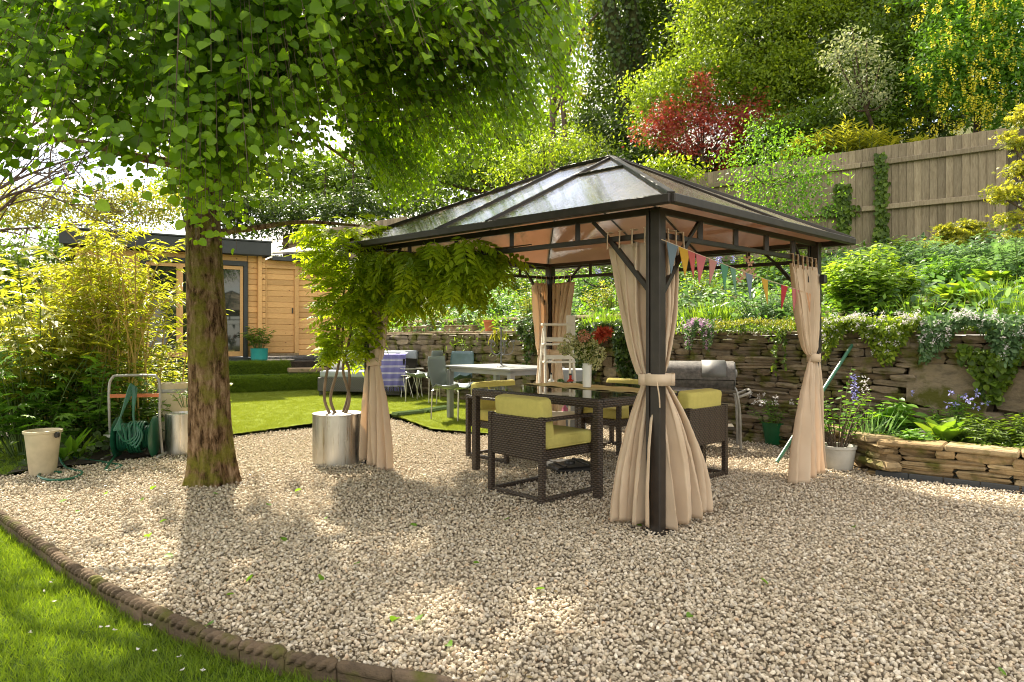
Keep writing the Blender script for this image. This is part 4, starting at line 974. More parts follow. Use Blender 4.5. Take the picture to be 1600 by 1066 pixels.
for i, (px, py, r, kind) in enumerate(FLW):
    p = at(px, py, 6.05 + random.uniform(-.07, .07))
    r *= 1.22; dirs = nrm(rv(150)); mt = M[{'cream': 'petal_cream', 'green': 'petal_cream', 'peach': 'petal_peach', 'orange': 'petal_orange'}[kind]]
    if kind == 'orange':
        dirs = nrm(rv(90)); hd = put_leaves('flower_head', bq, 'lance', np.array(p) + dirs * .004, dirs, rv(90), r * 1.2, mt)
        hd.data.transform(Matrix.Identity(4))
    else: hd = put_leaves('flower_head', bq, 'petal', np.array(p) + dirs * r * .8, dirs + rv(150, .8), dirs, r * .42, mt, rng.uniform(0, .4, 150) if kind == 'green' else None)
    MB().tube(catmull([vp + V(random.uniform(-.01, .01), random.uniform(-.01, .01), .12), vp.lerp(p, .6) + V(0, 0, .06), p]), .003, 5).build('stem', M['stem_green'], bq)
P_, D_, N_ = [], [], []
for k in range(46):
    a = random.uniform(0, 6.28); d = V(math.cos(a), math.sin(a) * .7, random.uniform(-.1, .9)); P_.append(vp + V(0, 0, .20 + random.uniform(0, .12)) + d * random.uniform(.01, .09)); D_.append(d); N_.append((0, 0, 1))
put_leaves('foliage', bq, 'oval', P_, D_, N_, rng.uniform(.05, .10, 46), M['leaf_mid'], kind='stuff')
def bottle(label, p, r, h, mat, cat='bottle', g=None):
    t = thing('bottle', label, cat, p, 0, g)
    MB().lathe([(r * .9, 0), (r, .01), (r, h * .55), (r * .35, h * .72), (r * .35, h), (0, h)], seg=18).build('glass', M[mat], t, False, smooth=True)
    MB().lathe([(r * .40, h), (r * .40, h + .02), (0, h + .02)], seg=12).build('cap', M['black'], t, False)

# white ladder shelf by the far post
lx = V(.52, 7.62, 0); la = R(8)
ld = thing('ladder_shelf', 'white painted wooden step ladder shelf standing by the far gazebo post', 'ladder', lx, la)
for s in (-1, 1):
    MB().bar((s * .19, -.30, 0), (s * .15, .0, 1.36), .045, .022, up=(1, 0, 0)).build('leg', M['white_wood'], ld, False)
    MB().bar((s * .21, .34, 0), (s * .16, .03, 1.30), .035, .020, up=(1, 0, 0)).build('leg', M['white_wood'], ld, False)
for z, y in ((.30, -.20), (.62, -.13), (.92, -.07), (1.12, -.03)):
    MB().box((0, y, z), (.36, .12, .022), bev=.003).build('step', M['white_wood'], ld, False); MB().box((0, y - .045, z + .055), (.33, .014, .05), bev=.003).build('rail', M['white_wood'], ld, False)
MB().box((0, .02, 1.345), (.36, .13, .025), bev=.003).build('top_step', M['white_wood'], ld, False)
MB().box((.15, -.02, 1.30), (.10, .03, .30), bev=.004).build('plaque', M['white_wood'], ld, False)
lg = lambda x, z, y: lx + Matrix.Rotation(la, 3, 'Z') @ V(x, y, z)
bottle('clear glass bottle at left on the ladder step above the table', lg(-.10, .631, -.13), .035, .15, 'bottle_clear')
bottle('bright red bottle on the ladder step beside the vase', lg(.12, .631, -.13), .042, .14, 'bottle_red')
bottle('pink glass bottle on the lowest ladder step under the table', lg(.04, .311, -.20), .035, .17, 'bottle_pink')
gp2 = thing('plant_pot', 'tiny pot of grey green succulents between two bottles on the ladder', 'pot', lg(.01, .631, -.13))
MB().lathe([(.03, 0), (.04, .06), (.035, .06), (0, .05)], seg=16).build('pot', M['white_wood'], gp2, False); dd = nrm(rv(60)); dd[:, 2] = np.abs(dd[:, 2])
put_leaves('foliage', gp2, 'oval', np.array(lg(.01, .685, -.13)) + dd * .02, dd, rv(60), .035, M['leaf_bluegreen'], kind='stuff')
sl_ = thing('stool', 'small blue grey cupboard behind the white ladder', 'cupboard', at(895, 600, 8.2)); sl_.location.z = 0
MB().box((0, 0, .42), (.30, .3, .78), bev=.01).build('body', M['grey_cushion'], sl_, False); sl_.name = 'cupboard'; MB().box((0, -.155, .42), (.26, .012, .70), bev=.004).build('door', M['grey_cushion'], sl_, False)

# barbecue
bb = V(2.03, 7.45, 0); ba = R(-14)
bq_ = thing('barbecue', 'weathered black barrel charcoal barbecue with grey tube legs by the stone wall', 'barbecue', bb, ba)
Mr = Matrix.Rotation(R(90), 3, 'Y')
r_ = .195; arc = [(r_ * math.cos(a), r_ * math.sin(a)) for a in np.linspace(0, math.pi, 17)]
vs = [(x, c, s + .74) for x in (-.50, .42) for c, s in arc]; n = len(arc)
MB().add(vs, [(i, i + 1, n + i + 1, n + i) for i in range(n - 1)] + [tuple(range(n))[::-1], tuple(range(n, 2 * n))]).build('lid', M['bbq_lid'], bq_, False, smooth=True)
arc2 = [((r_ + .012) * math.cos(a), (r_ + .012) * math.sin(a)) for a in np.linspace(.15, math.pi - .15, 15)]; vs = [(x, c, s + .74) for x in (.08, .33) for c, s in arc2]; n = len(arc2)
MB().add(vs, [(i, i + 1, n + i + 1, n + i) for i in range(n - 1)]).build('lid_sleeve', M['bbq_end'], bq_, False, smooth=True).modifiers.new('thickness', 'SOLIDIFY').thickness = .004
arc = [(r_ * .98 * math.cos(a), -r_ * .8 * math.sin(a)) for a in np.linspace(0, math.pi, 15)]; vs = [(x, c, s + .732) for x in (-.49, .41) for c, s in arc]; n = len(arc)
MB().add(vs, [(i, n + i, n + i + 1, i + 1) for i in range(n - 1)] + [tuple(range(n)), tuple(range(n, 2 * n))[::-1]]).build('firebox', M['bbq_lid'], bq_, False, smooth=True)
Mx = Matrix.Rotation(R(90), 3, 'Y')
MB().lathe([(.0, .0), (.17, .0), (.17, .012), (.0, .012)], c=(.42, 0, .755), seg=28, M=Mx).build('end_disc', M['bbq_end'], bq_, False)
MB().lathe([(.045, 0), (.045, .02), (.02, .03), (0, .03)], c=(.432, 0, .80), seg=18, M=Mx).build('air_vent', M['grey_tube'], bq_, False)
for s in (-1, 1):
    for x in (-.42, .42):
        MB().tube(catmull([(x + .06 * (x > 0), s * .20, .0), (x + .05 * (x > 0), s * .20, .40), (x + .02, s * .20, .60), (x, s * .12, .66)]), .014, 8).build('leg', M['grey_tube'], bq_, False)
MB().tube(catmull([(.44, -.2, .55), (.56, -.2, .60), (.58, -.12, .62), (.58, .12, .62), (.56, .2, .60), (.44, .2, .55)], 6), .014, 8).build('side_handle', M['grey_tube'], bq_, False)
MB().box((0, -.05, .22), (.84, .40, .02), bev=.003).build('shelf', M['fence_dark'], bq_, False)
MB().box((0, -.25, .62), (.86, .10, .022), bev=.004).build('front_shelf', M['fence_dark'], bq_, False)
for s in (-1, 1): MB().lathe([(.0, -.02), (.085, -.02), (.095, -.01), (.095, .01), (.085, .02), (0, .02)], c=(.0, s * .26, .095), seg=24, M=Matrix.Rotation(R(90), 3, 'X')).build('wheel', M['bbq_lid'], bq_, False)

# leaning green pipe, green pot, white pot
MB().tube([V(2.50, 6.30, .02), wp(1.02, -.08, 1.12)], .017, 10).build('garden_pole', M['hose_old'], label='long green plastic pole leaning on the stone wall by the right post', cat='pole')
p = gnd(1209, 693)
gpt = thing('plant_pot', 'glossy green pot on the ground left of the right curtain', 'pot', p)
MB().lathe([(0, 0), (.09, 0), (.12, .18), (.13, .24), (.118, .24), (.11, .21), (0, .20)], seg=28).build('pot', M['green_pot'], gpt, False, smooth=True)
p = gnd(1309, 733)
wpt = thing('plant_pot', 'pale stone coloured pot of young shrub in front of the low planter wall', 'pot', p)
MB().lathe([(0, 0), (.105, 0), (.125, .02), (.15, .19), (.158, .195), (.158, .22), (.143, .22), (.135, .19), (0, .185)], seg=32).build('pot', M['stone_white'], wpt, False, smooth=True)
MB().lathe([(.137, .192), (0, .2)], seg=20).build('soil', M['soil'], wpt, False)
# pale cobbles in the planter
for (px, py, s, lab) in ((1445, 660, .085, 'rounded pale rock at left among the hostas in the planter bed'), (1468, 661, .075, 'rounded pale rock at right among the hostas in the planter bed'), (1446, 672, .05, 'smallest rounded pale rock in front of the other two in the planter bed')):
    bm = bmesh.new(); bmesh.ops.create_icosphere(bm, subdivisions=3, radius=1)
    for v in bm.verts: v.co *= 1 + .16 * noise.noise(v.co * 1.5 + V(px, 0, 0))
    me = bpy.data.meshes.new('rock'); bm.to_mesh(me); bm.free(); me.materials.append(M['stone_white']); me.polygons.foreach_set('use_smooth', [True] * len(me.polygons))
    o = put('rock', me); Y = 6.05 if py < 665 else 5.9; o.location = ((px - CX) / F * Y, Y, .27 + s * .6); o.scale = (s, s * .8, s * .75); tag(o, lab, 'rock')

# steel planter of the wisteria
sp_ = thing('planter', 'large cylindrical brushed steel planter holding the wisteria', 'planter', V(-1.66, 6.36, 0))
MB().lathe([(0, 0), (.228, 0), (.232, .005), (.232, .475), (.228, .48), (.222, .478), (.222, .42), (0, .42)], seg=56).build('drum', M['steel'], sp_, False, smooth=True)
MB().lathe([(.220, .425), (0, .44)], seg=24).build('soil', M['soil'], sp_, False)
for z in (.012, .472): MB().lathe([(.2325, z - .008), (.2345, z), (.2325, z + .008)], seg=56).build('rolled_edge', M['steel'], sp_, False, smooth=True)
# steel bin with round drum on top behind the tree
p = gnd(279, 708)
cy = thing('bin', 'narrow ribbed steel cylinder planter left of the tree trunk', 'planter', p)
MB().lathe([(0, 0), (.125, 0), (.128, .41), (.12, .42), (.115, .40), (0, .40)], seg=40).build('drum', M['steel'], cy, False, smooth=True)
cy.name = 'planter'
c2_ = thing('tub', 'pale wooden tub standing behind the narrow steel cylinder', 'tub', at(270, 640, 7.3)); c2_.location.z = .1
MB().lathe([(0, 0), (.14, 0), (.15, .56), (.155, .60), (.14, .60), (.13, .54), (0, .54)], seg=32).build('tub_body', M['cream_plastic'], c2_, False, smooth=True)
MB().lathe([(.152, .50), (.156, .51), (.156, .53), (.152, .54)], seg=32).build('hoop', M['grey_tube'], c2_, False)

# bucket
p = gnd(67, 741)
bk = thing('bucket', 'tall cream plastic bucket standing at the edge of the shrub bed', 'bucket', p)
MB().lathe([(0, 0), (.095, 0), (.10, .01), (.135, .36), (.148, .365), (.148, .385), (.138, .388), (.128, .36), (.09, .02), (0, .02)], seg=40).build('bucket_body', M['cream_plastic'], bk, False, smooth=True)
MB().box((.145, -.03, .35), (.03, .05, .05), bev=.01).build('lug', M['black'], bk, False); MB().box((-.145, .0, .35), (.03, .05, .05), bev=.01).build('lug', M['black'], bk, False)
# hose reel
hp = gnd(207, 716); ha = R(12)
hr = thing('hose_reel', 'green garden hose reel cart with rusty grey tube handle', 'hose reel', hp, ha)
HZ = .21; AX = Matrix.Rotation(R(90), 3, 'Y')
for x in (-.13, .20): MB().lathe([(.05, -.006), (.195, -.006), (.205, 0), (.195, .006), (.05, .006)], c=(x, 0, HZ), seg=36, M=AX).build('drum_flange', M['hose'], hr, False, smooth=True)
MB().lathe([(.07, -.13), (.07, .20)], c=(0, 0, HZ), seg=20, M=AX).build('drum_core', M['hose'], hr, False)
m = MB(); pts = []
for i in range(0, 520):
    a = i * .26; lay = i // 190; x0 = (a / 6.283) * .0215; x = -.11 + (x0 % .29) ; x = -.11 + abs(((a / 6.283 * .024) % .58) - .29); rr = .105 + .022 * (i // 190) + .004 * math.sin(a * .37)
    pts.append((x + .004 * math.sin(a * .9), rr * math.cos(a), HZ + rr * math.sin(a)))
m.tube(pts, .011, 6); m.build('coiled_hose', M['hose'], hr, False, smooth=True)
for k in range(4):
    a0 = .5 * k; pts = catmull([(-.07 + .05 * k, -.19, .30 + .03 * k), (.0 + .03 * k, -.215, .20 - .02 * k), (.09 + .02 * k, -.20, .26), (.06, -.16, .42), (.02 + .015 * k, -.10, .74 - .01 * k), (-.05, -.16, .44), (-.10 + .02 * k, -.20, .30)], 8); MB().tube(pts, .010, 6).build('hose_loop', M['hose'], hr, False, smooth=True)
MB().tube(catmull([(-.20, .05, .0), (-.205, .0, .35), (-.21, .0, .70), (-.18, .0, .80), (-.12, .0, .82), (.15, .0, .82), (.22, .0, .80), (.25, .0, .70), (.25, .0, .35), (.26, .05, .0)], 6), .013, 8).build('handle', M['grey_tube'], hr, False, smooth=True)
MB().bar((-.21, 0, .62), (.25, 0, .62), .02, .035).build('cross_bar', M['terracotta'], hr, False)
for s in (-.22, .27): MB().bar((s, -.16, .02), (s, .16, .02), .03, .03, bev=.006).build('foot', M['grey_tube'], hr, False)
MB().lathe([(.035, -.05), (.035, .02), (.0, .02)], c=(-.20, -.02, HZ), seg=14, M=AX).build('hub', M['grey_tube'], hr, False)
hs = catmull([gnd(180, 712, .05), gnd(165, 735, .02), gnd(190, 728, .02), gnd(160, 722, .02), gnd(120, 715, .03), gnd(92, 700, .08), gnd(100, 728, .02), gnd(128, 738, .02), gnd(110, 748, .02), gnd(78, 750, .02), gnd(60, 744, .02), gnd(72, 737, .02), gnd(95, 738, .02)], 8)
MB().tube(hs, .011, 7).build('garden_hose', M['hose'], smooth=True, label='loose end of green garden hose looping over the gravel beside the cream bucket', cat='hose')

# ------------------------------------------------------------------ furniture on the turf
def lz(p): return V(p.x, p.y, tz(p.x, p.y))
gt = thing('garden_table', 'grey rectangular metal outdoor table on the turf by the retaining wall', 'table', lz(V(-.12, 9.15, 0)), R(-52))
MB().box((0, 0, .735), (1.50, .92, .03), bev=.006).build('table_top', M['grey_metal'], gt, False)
MB().box((0, 0, .69), (1.42, .84, .06)).build('apron', M['grey_metal'], gt, False)
for sx in (-1, 1):
    for sy in (-1, 1): MB().box((sx * .70, sy * .41, .345), (.075, .075, .69), bev=.005).build('leg', M['grey_metal'], gt, False)
cd = thing('candelabra', 'dark scrolled metal candelabra standing on the grey outdoor table', 'candelabra', at(783, 574, 9.0)); cd.location.z = lz(cd.location).z + .75
MB().lathe([(0, 0), (.09, 0), (.08, .01), (.02, .03), (.010, .06), (.010, .50), (.022, .51), (.022, .54), (0, .54)], seg=20).build('stem', M['bbq_end'], cd, False, smooth=True)
for k in range(5):
    a = k * 1.2566; c_, s_ = math.cos(a), math.sin(a)
    MB().tube(catmull([(0, 0, .20), (c_ * .07, s_ * .07, .16), (c_ * .15, s_ * .15, .20), (c_ * .17, s_ * .17, .30), (c_ * .13, s_ * .13, .34), (c_ * .10, s_ * .10, .30), (c_ * .12, s_ * .12, .27)], 6), .006, 6).build('arm', M['bbq_end'], cd, False)
    MB().lathe([(0, 0), (.03, .005), (.032, .03), (.02, .03), (0, .02)], c=(c_ * .16, s_ * .16, .33), seg=14).build('candle_cup', M['bbq_end'], cd, False)
def mk_shell():
    t = NT('smoky_clear_plastic'); g = t.n('ShaderNodeBsdfGlossy'); g.inputs['Roughness'].default_value = .12; g.inputs['Color'].default_value = (.9, .95, .95, 1)
    tr = t.n('ShaderNodeBsdfTransparent'); tr.inputs['Color'].default_value = (.55, .60, .55, 1); df = t.n('ShaderNodeBsdfDiffuse'); df.inputs['Color'].default_value = (.30, .35, .33, 1)
    a = t.n('ShaderNodeMixShader'); a.inputs[0].default_value = .5; t.l(tr.outputs[0], a.inputs[1]); t.l(df.outputs[0], a.inputs[2])
    f = t.n('ShaderNodeFresnel'); f.inputs['IOR'].default_value = 1.5; m = t.n('ShaderNodeMixShader'); t.l(f.outputs[0], m.inputs[0]); t.l(a.outputs[0], m.inputs[1]); t.l(g.outputs[0], m.inputs[2]); t.l(m.outputs[0], t.out.inputs['Surface']); return t.m
M['shell'] = mk_shell()
M['shell_blue'] = plain('slate_blue_plastic', (.07, .12, .14), .3)
def shell_chair(p, a, lab, mat, g):
    t = thing('plastic_chair', lab, 'chair', p, a, g); vs = []; NU, NV = 12, 18
    for j in range(NV + 1):
        q = j / NV
        if q < .5: s = q / .5; y, z = -.22 + .40 * s, .445 - .035 * math.sin(s * math.pi) - .0 * s
        else: s = (q - .5) / .5; y, z = .18 + .10 * math.sin(s * 1.5) + .02, .445 + .42 * s - .0; z = .43 + .44 * s ** 1.15
        for i in range(NU + 1):
            u = -1 + 2 * i / NU; w = .225 - .03 * (q > .9) * (q - .9) * 8 ; side = .07 * abs(u) ** 3 * (1 if q < .6 else .5)
            vs.append((u * w, y - .03 * u * u * (q > .5), z + (side if q < .5 else 0)))
    o = MB().add(vs, [(j * (NU + 1) + i, j * (NU + 1) + i + 1, (j + 1) * (NU + 1) + i + 1, (j + 1) * (NU + 1) + i) for j in range(NV) for i in range(NU)]).build('shell', mat, t, False, smooth=True); o.modifiers.new('thickness', 'SOLIDIFY').thickness = .008
    for sx in (-1, 1):
        for (y0, y1) in ((-.16, -.22), (.14, .22)): MB().tube([(sx * .15, y0, .42), (sx * .19, y1 * .98, .40), (sx * .21, y1, 0)], .011, 8).build('leg', M['steel'], t, False)
    return t
GC = 'moulded plastic chairs at the grey outdoor table'
shell_chair(lz(V(-.83, 9.35, 0)) + V(0, .0, 0), R(62), 'clear grey moulded chair nearest the viewer at the grey table', M['shell'], GC)
shell_chair(lz(V(-.95, 11.0, 0)), R(-25), 'slate blue moulded chair behind the grey table against the wall', M['shell_blue'], GC)
shell_chair(lz(V(-1.52, 11.4, 0)), R(-110), 'pale moulded chair with bright seat between wire stand and clear chair', M['shell'], GC)
ws = thing('wire_stand', 'black plant box on a white wire basket stand beside the sofa throw', 'stand', lz(at(643, 600, 12.0)))
for k in range(10):
    a = k * .628; r1, r2 = .17, .20; MB().tube([(r1 * math.cos(a), r1 * math.sin(a), .40), (r2 * math.cos(a + .6), r2 * math.sin(a + .6), 0.01)], .006, 5).build('wire', M['white_wood'], ws, False)
for z, r in ((.40, .20), (.52, .21)):
    MB().tube([(r * math.cos(k * .3142), r * math.sin(k * .3142), z) for k in range(21)], .006, 5).build('ring', M['white_wood'], ws, False)
MB().lathe([(0, .395), (.2, .40), (.2, .41), (0, .41)], seg=24).build('tray', M['white_wood'], ws, False)
bx_ = thing('box', 'black tapered planter box standing on the wire basket stand', 'box', V(0, 0, 0)); bx_.location = ws.location + V(-.12, .12, .415)
MB().lathe([(0, 0), (.15, 0), (.20, .20), (.205, .28), (.19, .28), (.15, .05), (0, .05)], seg=4).build('box_body', M['black'], bx_, False)
# sofa
so = thing('sofa', 'dark wicker outdoor sofa with grey cushions at the back of the turf', 'sofa', lz(V(-2.65, 12.5, 0)), R(-12))
W = 1.75
MB().box((0, 0, .20), (W, .78, .26), bev=.01).build('base', M['wicker_grey'], so, False); MB().box((0, .36, .50), (W, .09, .44), bev=.01).build('back', M['wicker_grey'], so, False)
MB().box((W / 2 - .05, -.02, .44), (.10, .72, .26), bev=.01).build('arm', M['wicker_grey'], so, False)
for x in (-W / 2 + .05, W / 2 - .05):
    for y in (-.34, .34): MB().box((x, y, .035), (.05, .05, .07)).build('foot', M['anthracite'], so, False)
for x in (-.56, .02, .56):
    c = put('seat_cushion', cushion_mesh((.56, .66, .12), M['grey_cushion'], seed=x), so, False); c.location = (x, -.05, .39)
for x in (-.56, .02, .56):
    c = put('back_cushion', cushion_mesh((.55, .14, .40), M['grey_cushion'], seed=x + 3), so, False); c.location = (x, .25, .62); c.rotation_euler = (R(-10), 0, 0)
pl_ = put('pillow', cushion_mesh((.40, .13, .30), M['pale_cushion'], seed=9, puff=.03)); wm = wmat(so); pl_.location = wm @ V(-.55, .0, .62); pl_.rotation_euler = (R(-25), 0, R(-10)); tag(pl_, 'pale patterned pillow resting on the left end of the wicker sofa', 'pillow')
# throw over the near end of the seat
t = NT('striped_throw'); g = t.coord('Object'); w = t.n('ShaderNodeSeparateXYZ'); t.l(g, w.inputs[0]); f = t.math('FRACT', t.math('MULTIPLY', w.outputs[2], 8.5)); st = t.ramp([(0, (.16, .15, .42)), (.62, (.19, .18, .46)), (.66, (.50, .48, .62)), (.74, (.50, .48, .62)), (.78, (.2, .19, .47)), (.88, (.5, .48, .62)), (.95, (.16, .15, .42))], f)
t.pbr(st, .9, spec=.1, normal=t.bump(t.noise(g, 80, 3), .3, .004)); M['throw'] = t.m
tr_ = thing('throw', 'blue violet striped throw with tassels draped over the end of the sofa', 'throw', at(612, 610, 11.9)); tc_ = at(607, 560, 11.85); vs = []; NU, NV = 26, 20
for j in range(NV + 1):
    for i in range(NU + 1):
        u = i / NU; q = j / NV; z = .80 - .0 * q - .60 * q + lz(tc_).z; x = tc_.x - .17 + .46 * u; y = tc_.y + .10 * u + .02 * math.sin(u * 22 + q * 2) - .03 * q
        if j == 0: y += .30
        vs.append((x, y, z))
MB().add(vs, [(j * (NU + 1) + i, j * (NU + 1) + i + 1, (j + 1) * (NU + 1) + i + 1, (j + 1) * (NU + 1) + i) for j in range(NV) for i in range(NU)]).build('cloth', M['throw'], tr_, smooth=True).modifiers.new('thickness', 'SOLIDIFY').thickness = .006
for k in range(18):
    v = Vector(vs[NV * (NU + 1) + int(k * NU / 17)]); MB().tube([v, v - V(random.uniform(-.01, .01), .01, .075)], [.006, .003], 5).build('tassel', M['throw'], tr_)
ft = thing('footstool', 'dark wicker block with a grey cushion beneath the striped throw', 'footstool', lz(V(-2.24, 12.25, 0)), R(-4))
MB().box((0, 0, .32), (.50, .5, .58), bev=.01).build('base', M['wicker_grey'], ft, False); c = put('cushion', cushion_mesh((.48, .5, .18), M['grey_cushion'], seed=2), ft, False); c.location = (0, .05, .72)
# terracotta pots on the ledge
for (px, lab, s) in ((764, 'small orange terracotta pot on the wall ledge above the grey table', 1.0), (872, 'small terracotta pot half hidden behind the far curtain on the wall', .8)):
    c = bank(px, .14); c.z = 1.303; t_ = thing('plant_pot', lab, 'pot', c)
    MB().lathe([(0, 0), (.065 * s, 0), (.09 * s, .15 * s), (.10 * s, .15 * s), (.10 * s, .19 * s), (.088 * s, .19 * s), (.08 * s, .16 * s), (0, .15 * s)], seg=24).build('pot', M['terracotta'], t_, False, smooth=True)
# white stone ornament on the wall by the far curtain
c = bank(886, .25); c.z = 1.29
bm = bmesh.new(); bmesh.ops.create_icosphere(bm, subdivisions=3, radius=.11)
for v in bm.verts: v.co *= 1 + .3 * noise.noise(v.co * 14)
me = bpy.data.meshes.new('rock'); bm.to_mesh(me); bm.free(); me.materials.append(M['stone_white']); o = put('rock', me); o.location = c + V(0, 0, .12); tag(o, 'pale rounded rock on the wall top behind the white ladder', 'rock')

# ================================================================== THE BIG TREE
def mk_bark():
    t = NT('mossy_bark'); g = t.geo((1, 1, .28)); n = t.noise(g, 26, 8, .7, .4); g2 = t.geo(); m = t.noise(g2, 5.5, 6, .6); f = t.noise(g2, 60, 4)
    c = t.ramp([(.38, (.035, .02, .010)), (.48, (.19, .115, .06)), (.64, (.42, .29, .18))], n)
    mm = t.math('MULTIPLY', t.ramp([(.46, (0, 0, 0)), (.60, (1, 1, 1))], m), .8); c = t.mix(mm, c, t.mix(f, (.10, .11, .012), (.30, .28, .045)))
    t.pbr(c, .95, normal=t.bump(t.math('ADD', n, t.math('MULTIPLY', f, .4)), 1.0, .05), spec=.1); return t.m
M['bark'] = mk_bark()
M['bark_plain'] = plain('grey_brown_bark', (.075, .055, .038), .95, var=.5, scale=9, bump=.8, bs=30, spec=.1)
M['ivy_bark'] = plain('ivy_covered_bark', (.045, .05, .018), .95, var=.5, scale=9, bump=.8, bs=30, spec=.1)
TB = V(-2.47, 5.50, -.03)
tree = thing('tree', 'big broad leaved tree with mossy trunk standing in the gravel at left', 'tree', TB)
path = [(V(-2.47, 5.50, -.05), .25), (V(-2.47, 5.5, .05), .226), (V(-2.475, 5.5, .2), .205), (V(-2.49, 5.5, .5), .19), (V(-2.50, 5.5, 1.0), .178), (V(-2.53, 5.5, 1.7), .155), (V(-2.55, 5.5, 2.4), .142), (V(-2.56, 5.5, 3.4), .125), (V(-2.5, 5.5, 4.6), .095), (V(-2.5, 5.5, 6.3), .04)]
cps = catmull([p for p, r in path], 14); rs = .88 * np.interp(np.linspace(0, len(path) - 1, len(cps)), range(len(path)), [r for p, r in path]); seg = 72; vs = []
for i, (p, r) in enumerate(zip(cps, rs)):
    for k in range(seg):
        a = 2 * math.pi * k / seg; c, s = math.cos(a), math.sin(a)
        rid = 1.5 * noise.ridged_multi_fractal(V(c * 2.4, s * 2.4, p.z * .55), .9, 2.1, 4, 1.0, 2.0) - 1.5
        fl = 1 + (.10 * math.sin(a * 5 + 1) + .07 * math.sin(a * 8 + 2)) * max(0, 1 - p.z / .5)
        q = r * fl * (1 + .055 * rid) + .006 * noise.noise(V(c * 14, s * 14, p.z * 7)); vs.append(p + V(c * q, s * q, 0))
MB().add(vs, [(i * seg + k, i * seg + (k + 1) % seg, (i + 1) * seg + (k + 1) % seg, (i + 1) * seg + k) for i in range(len(cps) - 1) for k in range(seg)]).build('trunk', M['bark'], tree, smooth=True)
limbs = []
for (z, az, L, up) in ((2.05, 12, 1.25, .16), (2.6, 170, 2.3, .35), (2.9, 75, 2.6, .5), (3.0, 250, 2.4, .4), (3.2, -50, 2.6, .5), (3.5, 10, 3.0, .6), (3.7, 140, 2.7, .6), (3.9, 215, 2.6, .6), (4.2, -20, 2.7, .8), (4.4, 100, 2.3, .8), (4.6, 300, 2.5, .9), (5.0, 180, 2.0, 1.0), (5.2, 40, 2.0, 1.0)):
    a = R(az); d = V(math.cos(a), math.sin(a), 0); b = V(-2.54, 5.5, z); pts = catmull([b, b + d * L * .25 + V(0, 0, up * .30), b + d * L * .6 + V(0, 0, up * .85) + V(random.uniform(-.1, .1), random.uniform(-.1, .1), 0), b + d * L + V(0, 0, up * .7)], 7)
    r0 = .05 if L > 1.5 else .032; limbs.append(pts)
    MB().tube(pts, list(np.linspace(r0, .010, len(pts))), 8).build('branch', M['bark'], tree, smooth=True)
YB = np.array([(-60, 240), (0, 262), (60, 285), (110, 325), (150, 345), (200, 335), (250, 350), (285, 345), (300, 385), (345, 392), (385, 395), (400, 340), (420, 300), (440, 288), (480, 296), (505, 270), (540, 228), (572, 235), (590, 315), (630, 335), (690, 318), (715, 262), (745, 272), (800, 252), (840, 235), (872, 178), (900, 205), (912, 150), (925, -80), (4000, -4000)])
def yb(px): return np.interp(px, YB[:, 0], YB[:, 1])
LP, LD, LN, LS, LTn = [], [], [], [], []; twigs = MB(); cntS = 0; tries = 0
GAPS = [(gnd(60, 890), .55), (gnd(150, 780), .75), (gnd(480, 780), .60), (gnd(640, 940), .13), (gnd(705, 985), .12), (gnd(232, 818), .28), (gnd(20, 980), .4), (gnd(420, 715), 1.0), (gnd(690, 705), .9), (gnd(200, 745), .5), (gnd(330, 900), .12), (gnd(560, 850), .14), (gnd(820, 930), .13)]
def lets_sun(x, y, z):                 # crown thinned on purpose so sun lands on chosen gravel and roof spots
    for h, lst, pr in ((.1, GAPS, .96), (2.45, [(V(.45, 5.5, 0), 1.15), (V(-.5, 6.2, 0), .35)], .8)):
        kx, ky = x + .423 * .9 * (z - .15 - h), y - .906 * .9 * (z - .15 - h)
        if any((kx - g.x) ** 2 + (ky - g.y) ** 2 < (q + .25) ** 2 for g, q in lst) and random.random() < pr: return True
    return False
